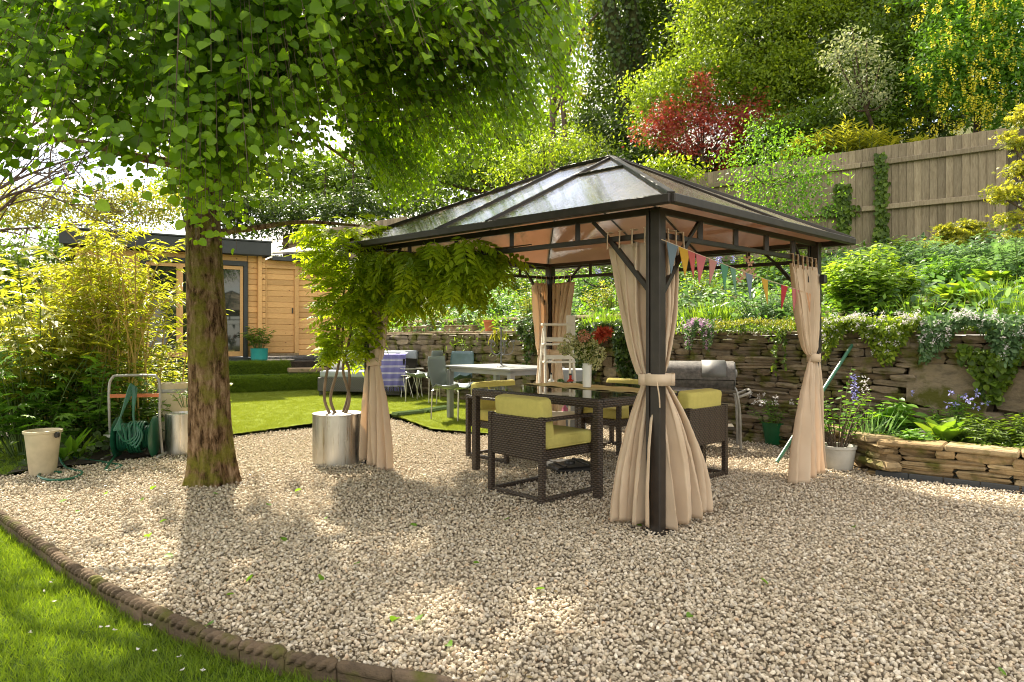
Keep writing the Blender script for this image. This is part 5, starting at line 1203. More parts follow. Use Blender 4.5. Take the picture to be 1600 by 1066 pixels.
while cntS < 4000 and tries < 160000:
    tries += 1
    rr = 3.35 * math.sqrt(random.random()); a = random.uniform(0, 6.283); x, y = -2.25 + rr * math.cos(a), 5.55 + rr * math.sin(a)
    top = 6.6 * math.sqrt(max(0, 1 - (rr / 3.6) ** 2)) * .62 + 2.5; z = random.uniform(2.0, top)
    if random.random() < .42:          # the part of the crown that hangs into view
        d_ = random.uniform(3.3, 7.6); y = d_; x = (random.uniform(-60, 925) - CX) / F * d_; z = CZ - (random.uniform(-40, 390) - HY) / F * d_
        if math.hypot(x + 2.25, y - 5.55) > 3.5 or z < 2.0: continue
    if y < 2.75: continue
    if lets_sun(x, y, z): continue
    o2 = V(x + 2.5, y - 5.5, 0); o2 = o2.normalized() if o2.length > .05 else V(1, 0, 0)
    L = random.uniform(.45, .85); drop = L * random.uniform(.45, .95); tip = V(x, y, z) + o2 * L * .75 - V(0, 0, drop)
    if tip.y < 2.3: continue
    px = CX + F * tip.x / tip.y; py = HY - F * (tip.z - CZ) / tip.y; pa = CX + F * x / y; ya = HY - F * (z - CZ) / y
    if px > -60 and px < 1000 and py > yb(px) + random.uniform(-14, 6): continue
    if pa < 1000 and ya > yb(pa) + 5: continue
    if px > 560 and px < 1000 and y < 4.3 and py > 120: continue
    if px > 935 or pa > 925: continue
    inframe = (-100 < px < 1000) and py > -80
    if not inframe and random.random() < .40: continue
    # thinner at upper left so that the sky shows
    if px < 260 and random.random() < .45: continue
    if 85 < px < 165 and 10 < py < 85 and random.random() < .93: continue
    if 560 < px < 640 and 130 < py < 250 and random.random() < .5: continue
    cntS += 1; n = int(L / .040); side = V(-o2.y, o2.x, 0); pr = None; sz = random.uniform(.05, .088) if y < 4.6 else random.uniform(.045, .078)
    for k in range(n + 1):
        s = k / n; p = V(x, y, z) + o2 * L * .75 * s - V(0, 0, drop * s * s) + V(0, 0, .10 * math.sin(s * 3.1))
        sg = 1 if k % 2 else -1; d = side * sg * random.uniform(.3, 1.1) + o2 * random.uniform(-.2, .7) + V(0, 0, -random.uniform(.2, 1.0)); nn = o2 * random.uniform(.3, 1) + V(0, 0, random.uniform(.3, 1)) + V(*[random.gauss(0, .42) for _ in range(3)])
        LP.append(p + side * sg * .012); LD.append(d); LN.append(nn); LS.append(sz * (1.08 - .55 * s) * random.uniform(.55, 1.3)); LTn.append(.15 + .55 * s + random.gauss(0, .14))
    twigs.tube([V(x, y, z), V(x, y, z) + o2 * L * .36 + V(0, 0, .10 - drop * .25), tip], [.003, .002, .001], 3, False)
c2n = 0
for tries in range(40000):            # drooping sprays on the gazebo side; young leaves, tint also raised to imitate backlight
    if c2n > 1500: break
    d = random.uniform(4.9, 7.6); pt = random.uniform(535, 915); tip = at(pt, random.uniform(-50, 340), d)
    if HY - F * (tip.z - CZ) / tip.y > yb(pt) + random.uniform(-22, 6): continue
    if 545 < pt < 590 and HY - F * (tip.z - CZ) / tip.y > 190: continue
    L = random.uniform(.4, .75); o2 = V(tip.x + 2.5, tip.y - 5.5, 0).normalized(); drop = L * random.uniform(.7, 1.1); a0 = tip - o2 * L * .5 + V(0, 0, drop)
    if lets_sun(tip.x, tip.y, tip.z + .3): continue
    c2n += 1; n = int(L / .036); side = V(-o2.y, o2.x, 0); sz = random.uniform(.042, .062); tb_ = random.uniform(.35, .75)
    for k in range(n + 1):
        s = k / n; p = a0 + o2 * L * .5 * s ** .7 - V(0, 0, drop * s ** 1.3); sg = 1 if k % 2 else -1
        d_ = side * sg * random.uniform(.2, .7) + o2 * .2 + V(0, 0, -random.uniform(.6, 1.1)); nn = o2 * random.uniform(.2, 1) + V(random.gauss(0, .35), random.gauss(0, .35) - .2, random.uniform(.1, .9))
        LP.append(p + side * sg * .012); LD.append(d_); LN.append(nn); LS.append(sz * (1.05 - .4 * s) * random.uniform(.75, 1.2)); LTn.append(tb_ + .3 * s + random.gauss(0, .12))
    twigs.tube([a0, tip], [.002, .001], 3, False)
print('sprays', cntS, 'leaves', len(LP))
twigs.build('twigs', M['twig'], tree, kind='stuff')
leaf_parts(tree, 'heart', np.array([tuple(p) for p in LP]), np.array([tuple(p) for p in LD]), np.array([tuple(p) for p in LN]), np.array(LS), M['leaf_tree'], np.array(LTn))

# ================================================================== TREES AND SHRUBS BEYOND
def crown_leaves(blobs, n_cl, per, clr, lsize, flat=.6):
    """blobs: (centre, (rx, ry, rz), weight) -> leaves in clumps near the blob surfaces"""
    W = np.array([b[2] for b in blobs]); W = W / W.sum(); cen = []; out = []
    for (c, r, _), w in zip(blobs, W):
        k = int(n_cl * w); d = nrm(rng.normal(0, 1, (k, 3))); d[:, 1] = np.where(rng.random(k) < .45, -np.abs(d[:, 1]), d[:, 1]); rad = rng.uniform(.5, 1.06, (k, 1)) * (1 + .22 * np.sin(d[:, :1] * 6 + d[:, 2:] * 4 + c[0] * 3) + .16 * np.sin(d[:, :1] * 13 - d[:, 2:] * 11 + c[2] * 5)); cen.append(np.array(c) + d * rad * np.array(r)); out.append(d)
    cen = np.concatenate(cen); out = np.concatenate(out); k = len(cen)
    cs = rng.uniform(.6, 1.3, (k, 1)) * clr
    P = np.repeat(cen, per, 0) + rng.normal(0, 1, (k * per, 3)) * np.repeat(cs, per, 0) * np.array([1, 1, flat]); o = np.repeat(out, per, 0)
    D = o * .4 + rng.normal(0, .7, P.shape) + [0, 0, -.25]; N = o * .5 + rng.normal(0, .45, P.shape) + [0, -.1, .8]
    tint = np.repeat(rng.normal(.5, .26, k), per) + rng.normal(0, .13, k * per)
    return P, D, N, rng.uniform(.7, 1.25, k * per) * lsize, tint
def tree_at(name, label, cat, base, blobs, n_cl, per, clr, ls, mat, tm='rhomb', trunk=(.12, .04), bark='bark_plain', group=None, flat=.6, limbs=5):
    root = thing(name, label, cat, base, 0, group); P, D, N, S, t = crown_leaves(blobs, n_cl, per, clr, ls, flat)
    put_leaves('crown', root, tm, P, D, N, S, M[mat], t, kind='stuff')
    base = Vector(base); big = max(blobs, key=lambda b: b[2]); c = Vector(big[0])
    if trunk[0] > 0:
        m = MB(); pts = catmull([base - V(0, 0, .15), base.lerp(c, .4) + V(random.uniform(-.08, .08), 0, 0), base.lerp(c, .75), c], 5); m.tube(pts, list(np.linspace(trunk[0], trunk[1], len(pts))), 8); m.build('trunk', M[bark], root, smooth=True)
        for b in blobs[:limbs]:
            e = Vector(b[0]) + V(random.uniform(-.4, .4) * b[1][0], 0, .5 * b[1][2]); s = pts[len(pts) // 2]
            MB().tube(catmull([s, s.lerp(e, .5) + V(0, 0, -.08), e], 4), list(np.linspace(trunk[0] * .5, .012, 9)), 6).build('branch', M[bark], root, smooth=True)
    return root
def bl(px, py, d, rx, rz, w=None, ry=None):
    """blob given by where its centre stands at distance d, radii in photo pixels at that distance"""
    s = d / F; return (tuple(at(px, py, d)), (rx * s, (ry if ry else min(rx, rz) * s * .9), rz * s), w or rx * rz)
def base_of(px, d, z): p = at(px, HY, d); p.z = z; return p
# dark wooded backdrop on the hillside
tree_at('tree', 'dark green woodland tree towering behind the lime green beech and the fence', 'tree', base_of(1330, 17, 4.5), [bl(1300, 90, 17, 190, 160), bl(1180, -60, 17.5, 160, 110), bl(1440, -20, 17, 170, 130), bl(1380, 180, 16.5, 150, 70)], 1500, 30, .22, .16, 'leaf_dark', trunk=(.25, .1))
tree_at('tree', 'large bright lime green beech spreading over the hillside behind the red maple', 'tree', base_of(1130, 16, 4.2), [bl(1180, 70, 15.5, 120, 90), bl(1090, 145, 15.2, 95, 75), bl(1240, -10, 16, 130, 80), bl(1240, 140, 15, 90, 70), bl(1030, 185, 15.5, 55, 60), bl(1290, 60, 15.5, 70, 80), bl(1110, 40, 16, 60, 50)], 1500, 42, .21, .085, 'leaf_light', trunk=(.2, .06))
tree_at('shrub', 'dense mid green shrub in the shade above the fence between beech and laburnum', 'shrub', base_of(1400, 13.5, 4.2), [bl(1390, 130, 13.8, 75, 75), bl(1330, 190, 13.3, 80, 50), bl(1240, 220, 13.6, 70, 40), bl(1420, 40, 14, 70, 70)], 800, 26, .17, .10, 'leaf_mid', trunk=(.08, .03))
lb = tree_at('tree', 'laburnum with hanging yellow flower racemes above the right end of the fence', 'tree', base_of(1530, 12.2, 4.0), [bl(1530, 90, 12.2, 95, 105), bl(1480, 110, 11.9, 55, 70), bl(1580, 40, 12.2, 90, 90), bl(1500, -10, 12.6, 80, 60), bl(1595, 150, 11.9, 60, 60)], 800, 26, .15, .085, 'leaf_fresh', trunk=(.08, .03), tm='oval')
P_, D_, N_, S_ = [], [], [], []
for k in range(230):
    px, py = random.gauss(1530, 56), random.uniform(-30, 200); q = at(px, py, random.uniform(10.9, 11.6))
    L = random.uniform(.12, .26)
    for j in range(22): s = random.random(); r = .028 * (1 - s); a = random.uniform(0, 6.28); P_.append(q + V(r * math.cos(a), r * math.sin(a), -L * s)); D_.append((math.cos(a), math.sin(a), -.3)); N_.append((random.gauss(0, 1), -1, random.gauss(0, 1))); S_.append(.032)
put_leaves('flowers', lb, 'petal', P_, D_, N_, S_, M['petal_yellow'], kind='stuff')
tree_at('maple', 'red leaved japanese maple rising behind the fence above the gazebo roof', 'tree', base_of(1120, 14.3, 3.8), [bl(1098, 140, 14.2, 17, 30), bl(1100, 175, 14.2, 22, 30), bl(1040, 185, 14.2, 38, 22), bl(1020, 210, 14.2, 26, 18), bl(1085, 200, 14.1, 45, 28), bl(1160, 190, 14.2, 30, 28), bl(1178, 165, 14.2, 14, 18), bl(1130, 215, 14.1, 38, 26), bl(1065, 228, 14.1, 38, 14), bl(1205, 195, 14.2, 12, 16), bl(1130, 250, 14.1, 24, 16)], 310, 20, .15, .07, 'leaf_red', tm='maple', trunk=(.035, .015), bark='twig', limbs=11)
tree_at('shrub', 'tall airy variegated shrub with pale flower heads standing behind the fence', 'shrub', base_of(1378, 12.0, 4.1), [bl(1325, 60, 12, 16, 34), bl(1355, 75, 12, 12, 20), bl(1335, 110, 11.9, 28, 32), bl(1300, 95, 12, 20, 16), bl(1350, 150, 11.9, 26, 24), bl(1380, 120, 12, 14, 36), bl(1320, 165, 11.9, 18, 10), bl(1385, 160, 12, 12, 12)], 120, 16, .12, .065, 'leaf_pale', tm='oval', trunk=(.04, .02), bark='bark_plain', limbs=8)
# ivy clad trunks
def ivy_trunk(label, pts, r, n=1500, ls=.10):
    root = thing('tree', label, 'tree', pts[0], 0, None); cp = catmull(pts, 8); MB().tube(cp, list(np.linspace(r, r * .7, len(cp))), 10).build('trunk', M['ivy_bark'], root, smooth=True)
    i = rng.integers(0, len(cp) - 1, n); a = rng.random(n) * 6.283; c = np.array([tuple(p) for p in cp])
    f = rng.random((n, 1)); base = c[i] * (1 - f) + c[i + 1] * f; o = np.column_stack([np.cos(a), np.sin(a), rng.normal(0, .2, n)]); P = base + o * (r * rng.uniform(.9, 1.35, (n, 1)))
    put_leaves('ivy', root, 'heart', P, np.column_stack([rng.normal(0, .5, n), rng.normal(0, .3, n), -np.ones(n)]), o + rng.normal(0, .3, (n, 3)), rng.uniform(.7, 1.2, n) * ls, M['leaf_dark'], kind='stuff')
    return root
def up(px0, py0, px1, py1, d): 
    a, b = at(px0, py0, d), at(px1, py1, d); return [a - (b - a) * .15, a, a.lerp(b, .5) + V(.06, 0, 0), b, b + (b - a) * .15]
ivy_trunk('tall leaning ivy clad trunk left of its neighbour behind the gazebo peak', up(990, 235, 948, -10, 18.5), .24, 1500)
ivy_trunk('tall ivy clad trunk immediately right of the leaning ivy trunk', up(1000, 150, 982, -10, 18.8), .22, 1200)
ivy_trunk('slim ivy clad trunk at the top edge left of the lime green beech', up(1046, 90, 1044, -20, 20), .20, 900)
ivy_trunk('thicker ivy clad trunk at the top edge against the lime green beech', up(1078, 110, 1073, -20, 19.5), .30, 1200)
tree_at('tree', 'tall dappled green woodland tree filling the gap behind the ivy clad trunks', 'tree', base_of(970, 21, 4.5), [bl(960, 60, 21, 60, 110), bl(1030, 50, 21.5, 60, 90), bl(930, 170, 20.5, 34, 60), bl(985, 10, 21, 90, 50), bl(1030, 130, 20, 40, 40)], 900, 26, .28, .14, 'leaf_mid', trunk=(.2, .08))
tree_at('tree', 'dark evergreen behind the gazebo peak below the ivy trunks', 'tree', base_of(965, 19, 4.0), [bl(965, 225, 18.2, 42, 36), bl(935, 205, 19, 26, 40), bl(1000, 240, 18, 36, 26)], 300, 26, .20, .11, 'leaf_dark', trunk=(.1, .05))
bt = tree_at('tree', 'bare forked branches of a thin leafed tree right of the big tree crown', 'tree', base_of(868, 19.5, 3.8), [bl(862, 70, 19.5, 24, 60), bl(895, 40, 20, 26, 50), bl(880, 150, 20, 30, 40)], 110, 20, .2, .11, 'leaf_yellow', trunk=(.12, .06), bark='twig')
for (pp) in ([(884, 230), (880, 120), (905, 0)], [(880, 140), (870, 60), (880, -10)], [(882, 110), (862, 60), (840, -10)], [(884, 90), (900, 60), (935, 20)], [(884, 160), (865, 120), (860, 60)]):
    MB().tube(catmull([at(x, y, 19.4) for x, y in pp], 6), list(np.linspace(.085, .03, 13)), 6).build('branch', M['twig'], bt, smooth=True)
tree_at('shrub', 'yellow green sunlit shrub directly behind the left slope of the gazebo roof', 'shrub', base_of(860, 17, 3.0), [bl(850, 235, 16.8, 46, 26), bl(800, 265, 16.5, 40, 22), bl(905, 225, 17, 34, 22), bl(940, 232, 16.5, 26, 12)], 190, 20, .24, .08, 'leaf_light', trunk=(.05, .02))
tree_at('tree', 'mid green tree far behind between big tree and gazebo roof', 'tree', base_of(770, 24, 3.0), [bl(800, 220, 24, 50, 60), bl(720, 260, 24, 60, 40), bl(880, 250, 23, 50, 40), bl(650, 285, 24, 50, 26)], 480, 22, .30, .15, 'leaf_mid', trunk=(.2, .08))
tree_at('woodland', 'distant sunlit woodland filling the skyline beyond cabin and gazebo', 'woodland', base_of(600, 34, 2.0), [bl(330, 290, 33, 80, 40), bl(450, 285, 34, 80, 44), bl(560, 280, 33, 70, 50), bl(670, 270, 34, 80, 56), bl(780, 245, 33, 70, 70), bl(860, 235, 34, 50, 70), bl(730, 225, 35, 50, 60)], 900, 22, .55, .36, 'leaf_mid', trunk=(0, 0))
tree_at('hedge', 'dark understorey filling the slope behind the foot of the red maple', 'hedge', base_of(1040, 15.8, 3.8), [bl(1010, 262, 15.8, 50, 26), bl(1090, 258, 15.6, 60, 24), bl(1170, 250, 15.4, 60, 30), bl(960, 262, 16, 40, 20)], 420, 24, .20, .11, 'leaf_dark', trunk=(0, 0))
tree_at('hedge', 'leafy hedge closing the garden behind the bamboo at the left edge', 'hedge', base_of(60, 14, .6), [bl(-30, 440, 14, 90, 80), bl(80, 440, 14, 80, 66), bl(170, 460, 14.5, 60, 60)], 520, 24, .20, .11, 'leaf_mid', trunk=(0, 0))
# feathery conifers and hedge beyond the cabin
def conifer(label, px, d, py_top, z0, w, mat='leaf_dark'):
    t = at(px, py_top, d); b = V(t.x, d, z0); root = thing('conifer', label, 'tree', b, 0, 'feathery conifers beyond the cabin'); H = t.z - z0
    MB().tube([b, V(t.x, d, t.z)], [.09, .012], 7).build('trunk', M['bark_plain'], root); P, D, N, S = [], [], [], []
    br = MB()
    for k in range(60):
        q = k / 60; z = z0 + H * (.12 + .86 * q); L = w * (1 - q) ** .8 + .12; a = random.uniform(0, 6.28); dr = V(math.cos(a), math.sin(a), 0); br.tube([V(t.x, d, z), V(t.x, d, z) + dr * L + V(0, 0, -.12 * L)], [.014, .004], 4, False)
        for j in range(int(16 * L / .6) + 5):
            s = random.uniform(.15, 1); p = V(t.x, d, z) + dr * L * s + V(0, 0, -.12 * L * s * s); sd_ = V(-dr.y, dr.x, 0) * random.choice((-1, 1))
            P.append(p); D.append(dr * .6 + sd_ + V(0, 0, -.25)); N.append((random.gauss(0, .2), random.gauss(0, .2), 1)); S.append(random.uniform(.12, .24))
    br.build('branches', M['twig'], root, kind='stuff'); put_leaves('foliage', root, 'lance', P, D, N, S, M[mat], kind='stuff')
for (px, d, y, w, lab) in ((552, 21.5, 232, 1.3, 'tall feathery dark conifer centred between tree crown and gazebo roof'), (508, 22, 262, 1.2, 'feathery conifer nearest the drooping tree branch stub'), (598, 22.5, 262, 1.1, 'feathery conifer at right behind the wisteria top'), (455, 21, 285, 1.0, 'smaller feathery conifer left of the other conifers')): conifer(lab, px, d, y, 2.2, w)
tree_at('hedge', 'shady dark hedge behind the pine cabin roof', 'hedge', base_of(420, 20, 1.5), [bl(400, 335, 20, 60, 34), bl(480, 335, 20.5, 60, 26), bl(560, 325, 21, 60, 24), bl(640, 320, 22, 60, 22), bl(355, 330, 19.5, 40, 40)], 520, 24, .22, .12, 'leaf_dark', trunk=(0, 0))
tree_at('shrub', 'sunlit yellow green shrub on the skyline behind the left cabin roof', 'shrub', base_of(120, 22, 2.0), [bl(40, 325, 22, 60, 34), bl(140, 318, 22, 70, 36), bl(230, 325, 22, 60, 34), bl(-40, 320, 22, 60, 40)], 520, 22, .24, .12, 'leaf_yellow', trunk=(.05, .03))
tree_at('tree', 'pale sunlit tree seen through the trunk side gap near the cabin', 'tree', base_of(280, 25, 2.0), [bl(262, 262, 25, 26, 60), bl(380, 300, 25, 40, 30), bl(300, 290, 25, 40, 40)], 160, 20, .3, .13, 'leaf_light', trunk=(.1, .04))
# bare twiggy tree against the sky
rt = base_of(-60, 17, 1.5); bare = thing('tree', 'bare branched tree arching in from the left edge against the sky', 'tree', rt); m = MB()
MB().tube([rt, rt + V(.2, 0, 2.0), rt + V(.5, 0, 3.4)], [.12, .10, .07], 8).build('trunk', M['twig'], bare)
def grow(p, d, L, r, lev):
    pts = [p]; n = 6
    for k in range(n): d = (d + V(random.gauss(0, .14), random.gauss(0, .10), random.gauss(0, .10) - .02)).normalized(); pts.append(pts[-1] + d * L / n)
    m.tube(pts, list(np.linspace(r, r * .35, n + 1)), 5 if lev < 2 else 4, False)
    if lev < 3:
        for k in range(4 if lev else 6): q = pts[random.randint(1, n)]; grow(q, (d + V(random.gauss(0, .5), random.gauss(0, .35), random.gauss(0, .45))).normalized(), L * random.uniform(.5, .75), r * .5, lev + 1)
for k in range(7): grow(rt + V(.3, 0, 1.6 + .3 * k), V(1, random.uniform(-.2, .2), .05 + .14 * k).normalized(), random.uniform(2.6, 3.8), .045, 0)
m.build('branches', M['twig'], bare, kind='stuff')

# ================================================================== BED AT LEFT
def ev(n, lo, hi): return rng.uniform(lo, hi, n)
# bamboo
bam = thing('bamboo', 'tall golden backlit bamboo clump in front of the cabin', 'bamboo', V(-4.35, 7.8, .1)); cn = MB(); P_, D_, N_, S_, T_ = [], [], [], [], []; canes = 0
for k in range(105):
    px, d = random.gauss(165, 40), random.uniform(7.2, 8.5); b = at(px, 640, d); b.z = .08; H = random.uniform(1.5, 2.6) * (1 - .25 * abs(px - 172) / 80); ln = V(random.gauss(0, .26) + (px - 172) / 260, random.gauss(0, .18), 0)
    pts = catmull([b, b + V(0, 0, H * .5) + ln * .2, b + V(0, 0, H * .85) + ln * .7, b + V(0, 0, H * .97) + ln * 1.25], 5)
    MB().tube(pts, list(np.linspace(.010, .004, len(pts))), 6).build('cane', M['cane'], bam)
    for j in range(9, 0, -1):
        i0 = int(len(pts) * (.28 + .7 * random.random())) - 1; p0 = pts[i0]; a = random.uniform(0, 6.28); dr = V(math.cos(a), math.sin(a), random.uniform(.2, .8)).normalized(); L = random.uniform(.15, .38); tip = p0 + dr * L; cn.tube([p0, tip], [.003, .0015], 3, False)
        for q in range(9): s = random.uniform(.3, 1.05); P_.append(p0.lerp(tip, s)); D_.append(dr * .5 + V(random.gauss(0, .6), random.gauss(0, .6), -.35)); N_.append((random.gauss(0, .4), random.gauss(0, .4), 1)); S_.append(random.uniform(.07, .14)); T_.append(.25 + .6 * i0 / len(pts) + random.gauss(0, .15))
cn.build('twigs', M['cane'], bam, kind='stuff'); put_leaves('foliage', bam, 'lance', P_, D_, N_, np.array(S_) * 1.0, M['leaf_bamboo'], np.array(T_), kind='stuff').data
# leafy palmate shrub at far left
def stem_shrub(name, label, cat, base, n, H, spread, lsize, tm, mat, per=10, smin=.4, group=None, droop=.3, pal=0, nobj=0, lean=(0, 0), mat_st='stem_green', sz=1.0, wide=.25):
    root = thing(name, label, cat, base, 0, group); base = Vector(base); st = MB(); P, D, N, S, Tn = [], [], [], [], []
    for k in range(n):
        a = random.uniform(0, 6.28); q = math.sqrt(random.random()); h = H * random.uniform(.55, 1.0) * (1 - .45 * q * q); o = V(math.cos(a), math.sin(a), 0); e = base + o * spread * q + V(lean[0], lean[1], h); b = base + o * spread * q * wide
        mid = b.lerp(e, .5) + V(0, 0, h * .12); pts = catmull([b - V(0, 0, .03), mid, e], 4); st.tube(pts, list(np.linspace(.004 + H * .003, .002, len(pts))), 4, False)
        for j in range(per):
            s = smin + (1 - smin) * (j + random.random() * .6) / per; f = s * (len(pts) - 1); i = min(int(f), len(pts) - 2); p = pts[i].lerp(pts[i + 1], f - i); a2 = j * 2.4 + a + random.gauss(0, .3); d = V(math.cos(a2), math.sin(a2), random.uniform(-.1, .5) - droop * .5) + o * .35
            off = d.normalized() * pal; P.append(p + off * random.uniform(.6, 1)); D.append(d); N.append(V(random.gauss(0, .28), random.gauss(0, .28), 1) + o * .45); S.append(lsize * random.uniform(.65, 1.2) * (1.1 - .35 * s)); Tn.append(.2 + .5 * s + random.gauss(0, .15))
    st.build('stems', M[mat_st], root, kind='stuff')
    A = [np.array([tuple(p) for p in x]) for x in (P, D, N)]
    if nobj: leaf_parts(root, tm, A[0], A[1], A[2], np.array(S), M[mat], np.array(Tn), nobj)
    else: put_leaves('foliage', root, tm, A[0], A[1], A[2], np.array(S), M[mat], np.array(Tn), kind='stuff')
    return root
stem_shrub('shrub', 'tall shrub with big fingered leaves at the left edge', 'shrub', V(-5.15, 7.3, .05), 40, 2.35, 1.0, .28, 'palm', 'leaf_yellow', 16, .3, pal=.12, nobj=90)
stem_shrub('shrub', 'tall green shrub filling the corner behind the fingered leaf shrub', 'shrub', V(-7.0, 9.4, .1), 90, 2.6, 1.3, .13, 'oval', 'leaf_light', 20, .15, wide=.6)
stem_shrub('shrub', 'tall leafy shrub between cabin wall and bamboo', 'shrub', V(-5.9, 9.9, .1), 60, 1.9, .8, .12, 'oval', 'leaf_yellow', 18, .15, wide=.6)
stem_shrub('shrub', 'broad green fingered leaf shrub low in front of the bamboo', 'shrub', V(-4.9, 6.75, .03), 30, 1.35, .75, .24, 'palm', 'leaf_fresh', 12, .25, pal=.10, nobj=60)
stem_shrub('shrub', 'lush mid green shrub between fingered leaf shrub and bamboo canes', 'shrub', V(-4.45, 7.1, .03), 50, 1.25, .70, .12, 'oval', 'leaf_fresh', 16, .2)
stem_shrub('shrub', 'shady glossy shrub at the foot of the bamboo behind the hose reel', 'shrub', V(-4.15, 7.25, .03), 44, .9, .60, .10, 'oval', 'leaf_mid', 16, .15)
stem_shrub('shrub', 'light green leafy shrub between the bamboo and the tree trunk', 'shrub', V(-4.40, 8.8, .05), 70, 1.15, .75, .085, 'oval', 'leaf_yellow', 18, .2)
stem_shrub('shrub', 'small pale bush above the wooden tub beside the trunk', 'shrub', V(-3.85, 8.2, .05), 40, .80, .45, .07, 'oval', 'leaf_light', 16, .2)
stem_shrub('hydrangea', 'white blue flowering hydrangea sprig leaning on the tub by the trunk', 'flowers', V(-3.40, 6.95, .5), 8, .25, .16, .06, 'oval', 'leaf_mid', 6, .3)
stem_shrub('shrub', 'glossy leaved shrub growing from the turquoise pot beside the cabin door', 'shrub', sp(-.12, .95, .32), 26, .68, .36, .10, 'oval', 'leaf_mid', 12, .25)
# ferns with undivided fronds, ivy and ground cover in the left bed
def rosette(name, label, cat, base, n, L, mat, tm='hosta', rise=.8, group=None, nobj=300, wid=1.0):
    root = thing(name, label, cat, base, 0, group); P, D, N, S = [], [], [], []
    for k in range(n): a = k * 2.399 + random.gauss(0, .2); q = (k + .5) / n; e = rise * (1.25 - q); P.append(Vector(base) + V(math.cos(a), math.sin(a), 0) * .02); D.append((math.cos(a), math.sin(a), e + .1)); N.append((-math.cos(a) * .7, -math.sin(a) * .7, 1)); S.append(L * random.uniform(.8, 1.15))
    A = [np.array([tuple(p) for p in x]) for x in (P, D, N)]; leaf_parts(root, tm, A[0], A[1], A[2], np.array(S), M[mat], None, nobj); return root
rosette('fern', 'upright hart tongue fern nearest the cream bucket', 'fern', gnd(103, 718, .03), 9, .34, 'leaf_fresh', 'lance', 2.2)
rosette('fern', 'short hart tongue fern between the taller fern and the hose reel', 'fern', gnd(122, 716, .03), 7, .26, 'leaf_hosta', 'lance', 2.0)
P_ = np.column_stack([ev(5200, -9, -3.6), ev(5200, 5.9, 10.5), np.zeros(5200)]); P_ = P_[inpoly(P_, bed_poly)]; n = len(P_); P_[:, 2] = .05 + .22 * rng.random(n) ** 2 + .10 * np.clip(P_[:, 1] - 6.2, 0, 1)
put_leaves('ivy_ground_cover', None, 'heart', P_, np.column_stack([rng.normal(0, 1, n), rng.normal(-.3, 1, n), rng.normal(0, .3, n)]), rng.normal(0, .35, (n, 3)) + [0, -.4, 1], ev(n, .04, .08), M['leaf_dark'], kind='stuff')

# ================================================================== WISTERIA
M['bark_stem'] = plain('wisteria_bark', (.20, .14, .09), .9, var=.4, bump=.5)
wi = thing('wisteria', 'wisteria with twisted stems in the steel planter trained over the gazebo rail', 'wisteria', V(-1.66, 6.36, .43))
for pts in ([(-1.66, 6.36), (-1.72, 6.33), (-1.67, 6.4), (-1.62, 6.38), (-1.60, 6.36)], [(-1.60, 6.33), (-1.55, 6.36), (-1.62, 6.40), (-1.55, 6.38), (-1.50, 6.36)], [(-1.70, 6.32), (-1.77, 6.30), (-1.74, 6.30), (-1.66, 6.34), (-1.72, 6.36)], [(-1.64, 6.40), (-1.58, 6.42), (-1.56, 6.38), (-1.66, 6.36), (-1.48, 6.34)]):
    zz_ = [.42, .62, .90, 1.20, 1.75]; MB().tube(catmull([V(x, y, z) for (x, y), z in zip(pts, zz_)], 8), list(np.linspace(.016, .010, 33)), 8).build('stem', M['bark_stem'], wi, smooth=True)
rail = [gp_(u, -.02, 1.87) for u in (LU + .1, LU * .82, LU * .62, LU * .42, LU * .33)]
MB().tube(catmull([V(-1.55, 6.36, 1.6)] + rail, 8), list(np.linspace(.016, .004, 41)), 6).build('stem', M['bark_plain'], wi, smooth=True)
P_, D_, N_, S_, T_ = [], [], [], [], []
def wl_(p, d, n, s, t): P_.append(tuple(p)); D_.append(tuple(d)); N_.append(tuple(n)); S_.append(s); T_.append(t)
for k in range(720):           # the column above the planter
    z = random.uniform(1.0, 2.28); q = (z - 1.0) / 1.16; w = .13 + .21 * math.sin(min(1, q * 1.15) * math.pi * .62); a = random.uniform(0, 6.28); r = math.sqrt(random.random()); c = V(-1.50 + .06 * math.sin(z * 5), 6.22, z)
    if q > .55: c.x -= .03
    o = V(math.cos(a), math.sin(a), 0); d = o + V(random.gauss(0, .2), random.gauss(0, .2), random.uniform(-.5, .45)); wl_(c + o * w * r * V(1, .8, 1).x, d, V(random.gauss(0, .3), random.gauss(0, .3), 1) + o * .4, random.uniform(.13, .22), .35 + .4 * q + random.gauss(0, .15))
for k in range(640):          # the garland along the rail
    f = random.random() ** .9; u = LU * (1.03 - .56 * f); c = gp_(u, 0, 0); hang = (.50 + .10 * math.sin(f * 17)) * (1 - .40 * f * f)
    z = 2.0 - hang * random.random() ** 1.25 - .03 - (.0 if f < .8 else .0); c.z = z; off = GV * random.uniform(-.28, .22); a = random.uniform(0, 6.28); o = V(math.cos(a), math.sin(a), 0)
    if z > 1.97 and random.random() < .5: continue
    wl_(c + off, o * .9 + V(.1, -.1, -random.uniform(.15, 1.1)), o * .5 + V(random.gauss(0, .3), -.35 + random.gauss(0, .3), .8), random.uniform(.15, .26), .35 + random.gauss(0, .2) + .25 * (random.random() < .3))
leaf_parts(wi, 'pinnate', np.array(P_), np.array(D_), np.array(N_), np.array(S_), M['leaf_wist'], np.array(T_), 300)

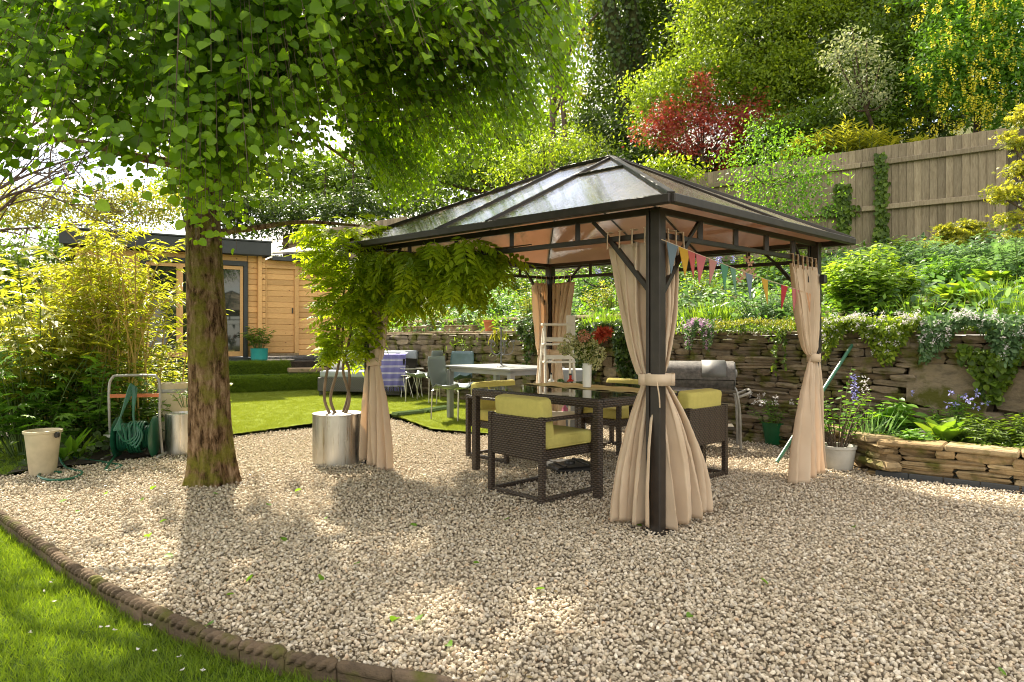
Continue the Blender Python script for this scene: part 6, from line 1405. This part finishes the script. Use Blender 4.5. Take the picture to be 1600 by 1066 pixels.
# ================================================================== BANK PLANTING
# ground cover over the whole bank
n = 30000; s_ = ev(n, -9.5, 4.5); t_ = rng.random(n) ** .9 * 4.9 + .05; W1n, WEn, WNn = np.array(W1), np.array(WE), np.array(WN)
P_ = W1n + WEn * s_[:, None] + WNn * t_[:, None]; hum = np.array([noise.noise(V(a * 1.1, b * 1.1, 7)) for a, b in zip(s_, t_)]); P_[:, 2] = 1.26 + t_ * .27 + rng.random(n) ** 1.6 * (.20 + .22 * np.clip(hum + .4, 0, 1)) 
hm = rng.normal(0, .8, (n, 3)) * [1, 1, .4] + [0, 0, .3]
sel = hum > .05; put_leaves('bank_ground_cover', None, 'oval', P_[sel], hm[sel], rng.normal(0, .4, (sel.sum(), 3)) + [-.2, -.3, 1], ev(sel.sum(), .05, .12), M['leaf_bluegreen'], kind='stuff')
sel = ~sel; put_leaves('low_bank_foliage', None, 'rhomb', P_[sel], hm[sel], rng.normal(0, .5, (sel.sum(), 3)) + [-.2, -.3, 1], ev(sel.sum(), .04, .10), M['leaf_fresh'], kind='stuff')
def grass_clump(label, base, n, h, spread, mat='leaf_hosta', name='grass_clump', cat='grass clump', w=1.0, lean=.35):
    root = thing(name, label, cat, base); P = np.array(base) + np.column_stack([rng.normal(0, spread * .45, n), rng.normal(0, spread * .45, n), np.zeros(n)]); D = (P - np.array(base)) * 1.2 / max(spread, .01) * .5 + rng.normal(0, lean, (n, 3)) + [0, 0, 1.0]; D[:, 2] = np.abs(D[:, 2]) + .2
    put_leaves('blades', root, 'blade', P, D, rng.normal(0, 1, (n, 3)) * [1, 1, .1], h * ev(n, .6, 1.1), M[mat], kind='stuff'); return root
def flower_heads(root, pts, r, mat, n=14, s=.02, spike=0):
    P, D, N = [], [], []
    for p in pts:
        for k in range(n): d = V(random.gauss(0, 1), random.gauss(0, 1), random.gauss(0, 1)).normalized(); P.append(Vector(p) + d * r * random.random() + V(0, 0, spike * random.random())); D.append(d); N.append((random.gauss(0, 1), random.gauss(0, 1) - .5, 1))
    put_leaves('flowers', root, 'petal', P, D, N, s, M[mat], kind='stuff')
def over(base, r, h, n): return [Vector(base) + V(random.uniform(-r, r), random.uniform(-r, r), h * random.uniform(.75, 1.12)) for _ in range(n)]
b = bank(1360, .75); r = stem_shrub('shrub', 'rounded bright green broad leaved bush on the bank right of the gazebo', 'shrub', b, 130, .84, .54, .115, 'oval', 'leaf_hosta', 18, .15, wide=.45)
b = bank(1495, .95); rosette('hosta', 'large yellow green hosta on the bank above the wall at right', 'hosta', b + V(0, 0, .03), 26, .30, 'leaf_hosta', rise=1.3)
b = bank(1545, 1.7); rosette('hosta', 'smaller hosta further up the bank near the right edge', 'hosta', b + V(0, 0, .05), 18, .26, 'leaf_hosta', rise=1.1)
specs = [  # px, t, spread, height, stems, leaf, template, material, per, label
 (1440, 3.1, .55, .55, 46, .13, 'maple', 'leaf_bluegreen', 12, 'blue green lobed leaf perennial in the middle of the upper bank strip'),
 (1530, 2.9, .60, .55, 46, .13, 'maple', 'leaf_bluegreen', 12, 'lobed leaf perennial near the right edge under the maple fronds'),
 (1350, 2.6, .55, .60, 46, .12, 'maple', 'leaf_bluegreen', 12, 'lobed leaf perennial directly above the rounded bright bush'),
 (1595, 2.0, .60, .60, 46, .13, 'maple', 'leaf_bluegreen', 12, 'lobed leaf perennial cut by the right edge of the bank'),
 (1480, 2.1, .50, .45, 40, .12, 'maple', 'leaf_fresh', 12, 'soft green perennial just above the large hosta'),
 (1300, 1.6, .45, .60, 40, .08, 'oval', 'leaf_light', 14, 'pale leafed shrub between right gazebo post and rounded bush'),
 (1195, .55, .48, .42, 60, .055, 'oval', 'leaf_bluegreen', 16, 'mound of small blue green leaves on the wall left of the right curtain'),
 (1085, 1.5, .55, .65, 50, .06, 'oval', 'leaf_light', 14, 'airy pale shrub with bluebells right of the foreground post'),
 (1180, 2.6, .65, .75, 50, .08, 'oval', 'leaf_mid', 14, 'mid green shrub on the bank below the bunting'),
 (1245, 3.4, .60, .70, 50, .09, 'oval', 'leaf_mid', 14, 'mid green shrub below the fence behind the right curtain'),
 (1060, 3.2, .7, .8, 55, .09, 'oval', 'leaf_light', 14, 'light green shrub high on the bank right of the foreground post'),
 (960, 1.2, .6, .75, 60, .06, 'oval', 'leaf_yellow', 14, 'sunlit yellow green perennial between the far curtain and foreground curtain'),
 (910, 2.2, .7, .8, 60, .08, 'oval', 'leaf_fresh', 14, 'fresh green shrub right behind the far gazebo curtain'),
 (960, 3.4, .8, .9, 55, .10, 'oval', 'leaf_mid', 14, 'darker shrub at the top of the bank under the gazebo eave'),
 (828, .6, .30, .85, 34, .07, 'lance', 'leaf_bamboo', 18, 'upright golden fern like plant left of the far curtain'),
 (790, 1.3, .5, .55, 50, .08, 'oval', 'leaf_fresh', 14, 'leafy green shrub under the end of the wisteria garland'),
 (740, .7, .5, .42, 50, .07, 'oval', 'leaf_bluegreen', 14, 'grey green variegated mound above the terracotta troughs'),
 (680, .8, .5, .38, 50, .08, 'oval', 'leaf_yellow', 14, 'sunny low perennial on the wall behind the sofa end'),
 (630, 1.0, .5, .45, 50, .08, 'oval', 'leaf_light', 14, 'light green perennial on the wall beside the left curtain'),
 (710, 2.2, .8, .9, 60, .09, 'oval', 'leaf_fresh', 14, 'bright shrub high on the bank below the middle of the wisteria'),
 (820, 3.0, .8, 1.0, 60, .10, 'oval', 'leaf_mid', 14, 'shaded shrub high on the bank behind the wisteria end'),
 (620, 2.6, .8, 1.0, 60, .10, 'oval', 'leaf_mid', 14, 'shaded shrub high on the bank behind the left curtain'),
 (1010, 1.0, .4, .6, 50, .06, 'oval', 'leaf_light', 14, 'pale shrub half hidden by the foreground curtain'),
 (1400, 4.0, .4, .45, 36, .10, 'oval', 'leaf_mid', 12, 'low leafy plant against the fence boards at centre right'),
]
for (px, t, spr, H, n, ls, tm, mt, per, lab) in specs:
    b = bank(px, t); r = stem_shrub('shrub' if 'shrub' in lab else 'perennial', lab, 'shrub' if 'shrub' in lab else 'plant', b, n, H, spr, ls, tm, mt, per, .2, wide=.5)
    if 'bluebells' in lab: flower_heads(r, over(b, .5, .62, 26), .02, 'petal_blue', 16, .028, .10)
    if px in (960, 1010) and t < 1.3: flower_heads(r, over(b, .45, .68, 16), .02, 'petal_blue', 14, .026, .08)
for (px, t, n, h, lab) in ((1120, .35, 240, .34, 'lime coloured grassy clump on the wall right of the foreground curtain'), (1080, .3, 150, .30, 'grassy clump beside the foreground post curtain on the wall'), (950, .25, 240, .30, 'sunlit grassy clump on the wall above the ivy'), (1430, .5, 160, .26, 'grassy tuft between rounded bush and hosta'), (1560, .9, 180, .30, 'grassy tuft near the right edge below the small hosta'), (1590, .4, 160, .25, 'grassy tuft on the wall at the right edge'), (770, .5, 140, .25, 'grassy tuft behind the orange terracotta pot')):
    grass_clump(lab, bank(px, t), n, h, .30)
# pink phlox and trailing white flowers over the wall
def trailing(name, label, cat, px0, px1, drop, n, ls, mat, fl=None, fn=0, tm='oval', z0=1.30, fs=.018, down=0.0, mat2=None):
    a, b = bank(px0, -.10), bank(px1, -.10); root = thing(name, label, cat, V(*((a + b) / 2).xy, z0)); P, D, N, S = [], [], [], []
    for k in range(n):
        f = random.random(); q = random.random() ** 1.3; dd = drop * (.55 + .45 * math.sin(f * 9 + px0)) ; p = a.lerp(b, f); o = WN * (-.02 - .07 * random.random() - .03 * math.sin(f * 20) + (.22 * random.random() if q < .15 else 0)); P.append(V(p.x, p.y, z0 + .07 - down - dd * q + random.uniform(0, .05)) + o); D.append((random.gauss(0, .6), random.gauss(0, .4) - .3, -.6 + random.gauss(0, .6))); N.append(-WN * .9 + V(random.gauss(0, .4), random.gauss(0, .4), .7)); S.append(ls * random.uniform(.6, 1.2))
    A = [np.array([tuple(p) for p in x]) for x in (P, D, N)]; put_leaves('foliage', root, tm, A[0], A[1], A[2], np.array(S), M[mat], kind='stuff')
    if fl: flower_heads(root, [V(*P[i]) + V(-.03, -.04, .03) for i in rng.integers(0, n, fn)], .022, fl, 12, fs)
    return root
trailing('phlox', 'pink flowering phlox spilling over the wall beside the barbecue', 'flowers', 1075, 1118, .34, 900, .035, 'leaf_bluegreen', 'petal_pink', 60)
P_ = None
trailing('ivy', 'dense dark ivy hanging down the wall behind the table', 'ivy', 905, 1005, .95, 2800, .055, 'leaf_dark', tm='heart')
trailing('candytuft', 'trailing plant with small white flowers over the wall behind the white pot', 'flowers', 1290, 1440, .46, 2800, .05, 'leaf_light', 'petal_white', 90)
trailing('candytuft', 'white flowered trailing plant further right over the wall toward the edge', 'flowers', 1440, 1640, .42, 3000, .05, 'leaf_bluegreen', 'petal_white', 80)
trailing('climber', 'round leaved climber creeping on the wall at the far right', 'climber', 1500, 1650, .50, 800, .058, 'leaf_mid', tm='heart', down=.30)
trailing('climber', 'thin climber on the stone wall just left of the leaning green pole', 'climber', 1205, 1232, .5, 130, .06, 'leaf_mid', down=.1)
trailing('moss_cushion', 'golden mossy sedum along the wall top beside the green pole', 'sedum', 1120, 1290, .10, 1500, .025, 'leaf_yellow', tm='rhomb')
trailing('fern', 'yellow green ferns sprouting from the wall behind the candelabra', 'fern', 765, 795, .24, 22, .20, 'leaf_yellow', tm='lance', down=.05)
trailing('ivy', 'patch of creeping ivy low on the wall left of the far curtain', 'ivy', 815, 850, .8, 500, .05, 'leaf_dark', tm='heart')
trailing('weeds', 'sparse tufts of weeds in the wall joints behind the grey table', 'weeds', 700, 800, 1.0, 160, .08, 'leaf_mid', tm='lance', down=.2)
a_, b_ = -9.0, 4.5; n = 17000; s_ = ev(n, a_, b_); t_ = rng.normal(.02, .09, n); P_ = W1n + WEn * s_[:, None] + WNn * t_[:, None]; P_[:, 2] = 1.27 + rng.random(n) ** 1.7 * (.05 + .12 * np.abs(np.sin(s_ * 2.7) * np.sin(s_ * .9 + 1))) - .12 * np.clip(-t_ - .02, 0, 1)
put_leaves('wall_top_growth', None, 'rhomb', P_[s_ > -1.6], rng.normal(0, .8, ((s_ > -1.6).sum(), 3)), rng.normal(0, .5, ((s_ > -1.6).sum(), 3)) + [-.3, -.4, 1], ev((s_ > -1.6).sum(), .025, .055), M['leaf_mid'], kind='stuff')
# planter bed
def pb(px, d, z=.27): return V((px - CX) / F * d, d, z)
stem_shrub('hydrangea', 'broad leaved young hydrangea in the planter bed beside the white pot', 'plant', pb(1400, 6.3), 16, .42, .20, .14, 'oval', 'leaf_fresh', 9, .35, nobj=60)
stem_shrub('plant', 'bushy star flowered plant at the right end of the planter bed', 'plant', pb(1530, 5.75), 60, .30, .34, .09, 'lance', 'leaf_mid', 14, .15)
r = stem_shrub('plant', 'star flowered leafy plant behind the yellow green tulip leaves', 'plant', pb(1495, 6.05), 50, .42, .30, .09, 'lance', 'leaf_fresh', 12, .15); flower_heads(r, over(pb(1490, 6.0), .28, .40, 12), .02, 'petal_blue', 8, .03)
stem_shrub('plant', 'bushy dark leaved plant cut by the right edge in the planter bed', 'plant', pb(1610, 5.5), 60, .36, .34, .09, 'lance', 'leaf_mid', 14, .15)
rosette('hosta', 'upright yellow green leaf tuft between the pale rocks and the star flowered plant', 'hosta', pb(1472, 5.82), 12, .24, 'leaf_hosta', rise=2.4)
stem_shrub('plant', 'small low leafy plant around the pale rocks', 'plant', pb(1435, 5.85), 26, .14, .22, .08, 'oval', 'leaf_fresh', 8, .2)
grass_clump('narrow strap leaved bulb foliage behind the white pot', pb(1362, 6.2), 60, .32, .18, 'leaf_bluegreen', lean=.5)
P_ = np.array([tuple(pb(random.uniform(1340, 1680), random.uniform(5.3, 6.5))) for _ in range(3000)]); P_ = P_[inpoly(P_, bedp)]; n = len(P_); P_[:, 2] += rng.random(n) * .06
put_leaves('planter_ground_cover', None, 'rhomb', P_, rng.normal(0, 1, (n, 3)) * [1, 1, .3], rng.normal(0, .4, (n, 3)) + [0, -.3, 1], ev(n, .03, .06), M['leaf_mid'], kind='stuff')
# potted shrub and starry plant around the right post
r = stem_shrub('shrub', 'young open shrub growing from the pale pot with a blue flower spike', 'shrub', gnd(1309, 733) + V(0, 0, .19), 22, .82, .36, .075, 'oval', 'leaf_fresh', 12, .25, mat_st='twig', wide=.15)
flower_heads(r, [at(1335, 588 + 6 * k, 6.3) for k in range(7)], .03, 'petal_blue', 12, .026); flower_heads(r, [at(1352, 592 + 6 * k, 6.35) for k in range(4)], .03, 'petal_white', 8, .025)
b = gnd(1209, 693) + V(.02, 0, .20); r = stem_shrub('plant', 'loose plant with white starry flowers growing from the glossy green pot', 'plant', b, 34, .46, .34, .06, 'lance', 'leaf_fresh', 12, .2); flower_heads(r, over(b, .30, .33, 34), .012, 'petal_white', 7, .032)
# fence top plants
for (px, t0, H, lab) in ((1262, 5.2, .85, 'laurel with upright lime shoots behind the fence at left'), (1320, 5.15, .95, 'laurel with upright lime shoots behind the fence centre'), (1355, 5.2, .75, 'laurel with lime shoots beside the variegated shrub trunk'), (1440, 5.3, .45, 'small lime laurel shoot above the fence left of the laburnum')):
    d = {1262: 12.3, 1320: 11.9, 1355: 11.7, 1440: 11.3}[px]; b = at(px, 262, d); b.z = 4.40 - .12; stem_shrub('laurel', lab, 'shrub', b, 34 if H > .6 else 8, H, .42 if H > .6 else .15, .20, 'lance', 'leaf_yellow', 14, .25, droop=-.8, wide=.8)
# climbing shrub on the near side of the fence
tree_at('climber', 'rambling climbing shrub covering the fence above the right gazebo slope', 'climber', base_of(1215, 10.8, 2.6), [bl(1200, 230, 11.2, 48, 34), bl(1170, 285, 10.9, 34, 36), bl(1235, 285, 10.6, 44, 34), bl(1210, 330, 10.5, 50, 26), bl(1260, 250, 10.8, 26, 22), bl(1255, 320, 10.4, 30, 22), bl(1140, 250, 11.2, 24, 14), bl(1285, 275, 10.5, 20, 10), bl(1180, 200, 11.3, 20, 12)], 230, 18, .19, .055, 'leaf_fresh', tm='oval', trunk=(.03, .015), bark='twig')
tree_at('shrub', 'low shrub growing up the fence behind the gazebo peak', 'shrub', base_of(1050, 12.8, 3.2), [bl(1040, 262, 12.8, 44, 14), bl(1075, 270, 12.6, 30, 14)], 50, 20, .12, .08, 'leaf_light', trunk=(.03, .01))
def fence_ivy(label, px0, px1, y0, y1, n):
    root = thing('ivy', label, 'ivy', at((px0 + px1) / 2, y1, 10.9)); P, D, N = [], [], []; fa, fb = V(7.55, 10.22, 0), V(1.2, 14.95, 0); fd = (fb - fa).normalized(); fn = V(-fd.y, fd.x, 0); fn = fn if fn.y < 0 else -fn
    for k in range(n):
        px = random.uniform(px0, px1) + 5 * math.sin(random.random() * 6); r = (px - CX) / F; s = (r * fa.y - fa.x) / (fd.x - r * fd.y); p = fa + fd * s; py = random.uniform(y0, y1); z = CZ - (py - HY) / F * p.y; q = V(p.x, p.y, z) + fn * random.uniform(.03, .12); P.append(tuple(q)); D.append((random.gauss(0, .6), -.2, -.8)); N.append(tuple(fn + V(random.gauss(0, .3), random.gauss(0, .3), .4)))
    put_leaves('foliage', root, 'heart', P, D, N, ev(n, .04, .085), M['leaf_mid'], kind='stuff')
fence_ivy('ivy column climbing the fence boards nearest the rambling shrub', 1309, 1325, 288, 372, 420)
fence_ivy('long ivy column climbing the fence below the variegated shrub', 1372, 1384, 240, 385, 420)
fence_ivy('thin ivy along the lower fence rail above the right gazebo corner', 1290, 1340, 322, 338, 160)
# golden maples
tree_at('maple', 'small golden green japanese maple in front of the fence', 'tree', bank(1492, 3.9), [bl(1500, 368, 9.6, 32, 7), bl(1475, 382, 9.5, 24, 5), bl(1515, 352, 9.7, 16, 5), bl(1490, 395, 9.5, 34, 6), bl(1478, 357, 9.6, 10, 5)], 240, 18, .055, .06, 'leaf_yellow', tm='maple', trunk=(.02, .008), bark='twig', flat=.35)
tree_at('maple', 'golden green maple fronds reaching in from the right edge before the fence', 'tree', base_of(1680, 7.4, 1.8), [bl(1592, 225, 7.6, 26, 9), bl(1572, 212, 7.6, 16, 4), bl(1590, 262, 7.5, 24, 8), bl(1575, 300, 7.5, 30, 7), bl(1562, 312, 7.5, 20, 4), bl(1578, 342, 7.4, 28, 6), bl(1660, 280, 7.5, 60, 60), bl(1600, 180, 7.7, 16, 16), bl(1590, 365, 7.4, 20, 4)], 420, 18, .045, .055, 'leaf_yellow', tm='maple', trunk=(.03, .01), bark='twig', flat=.4, limbs=9)
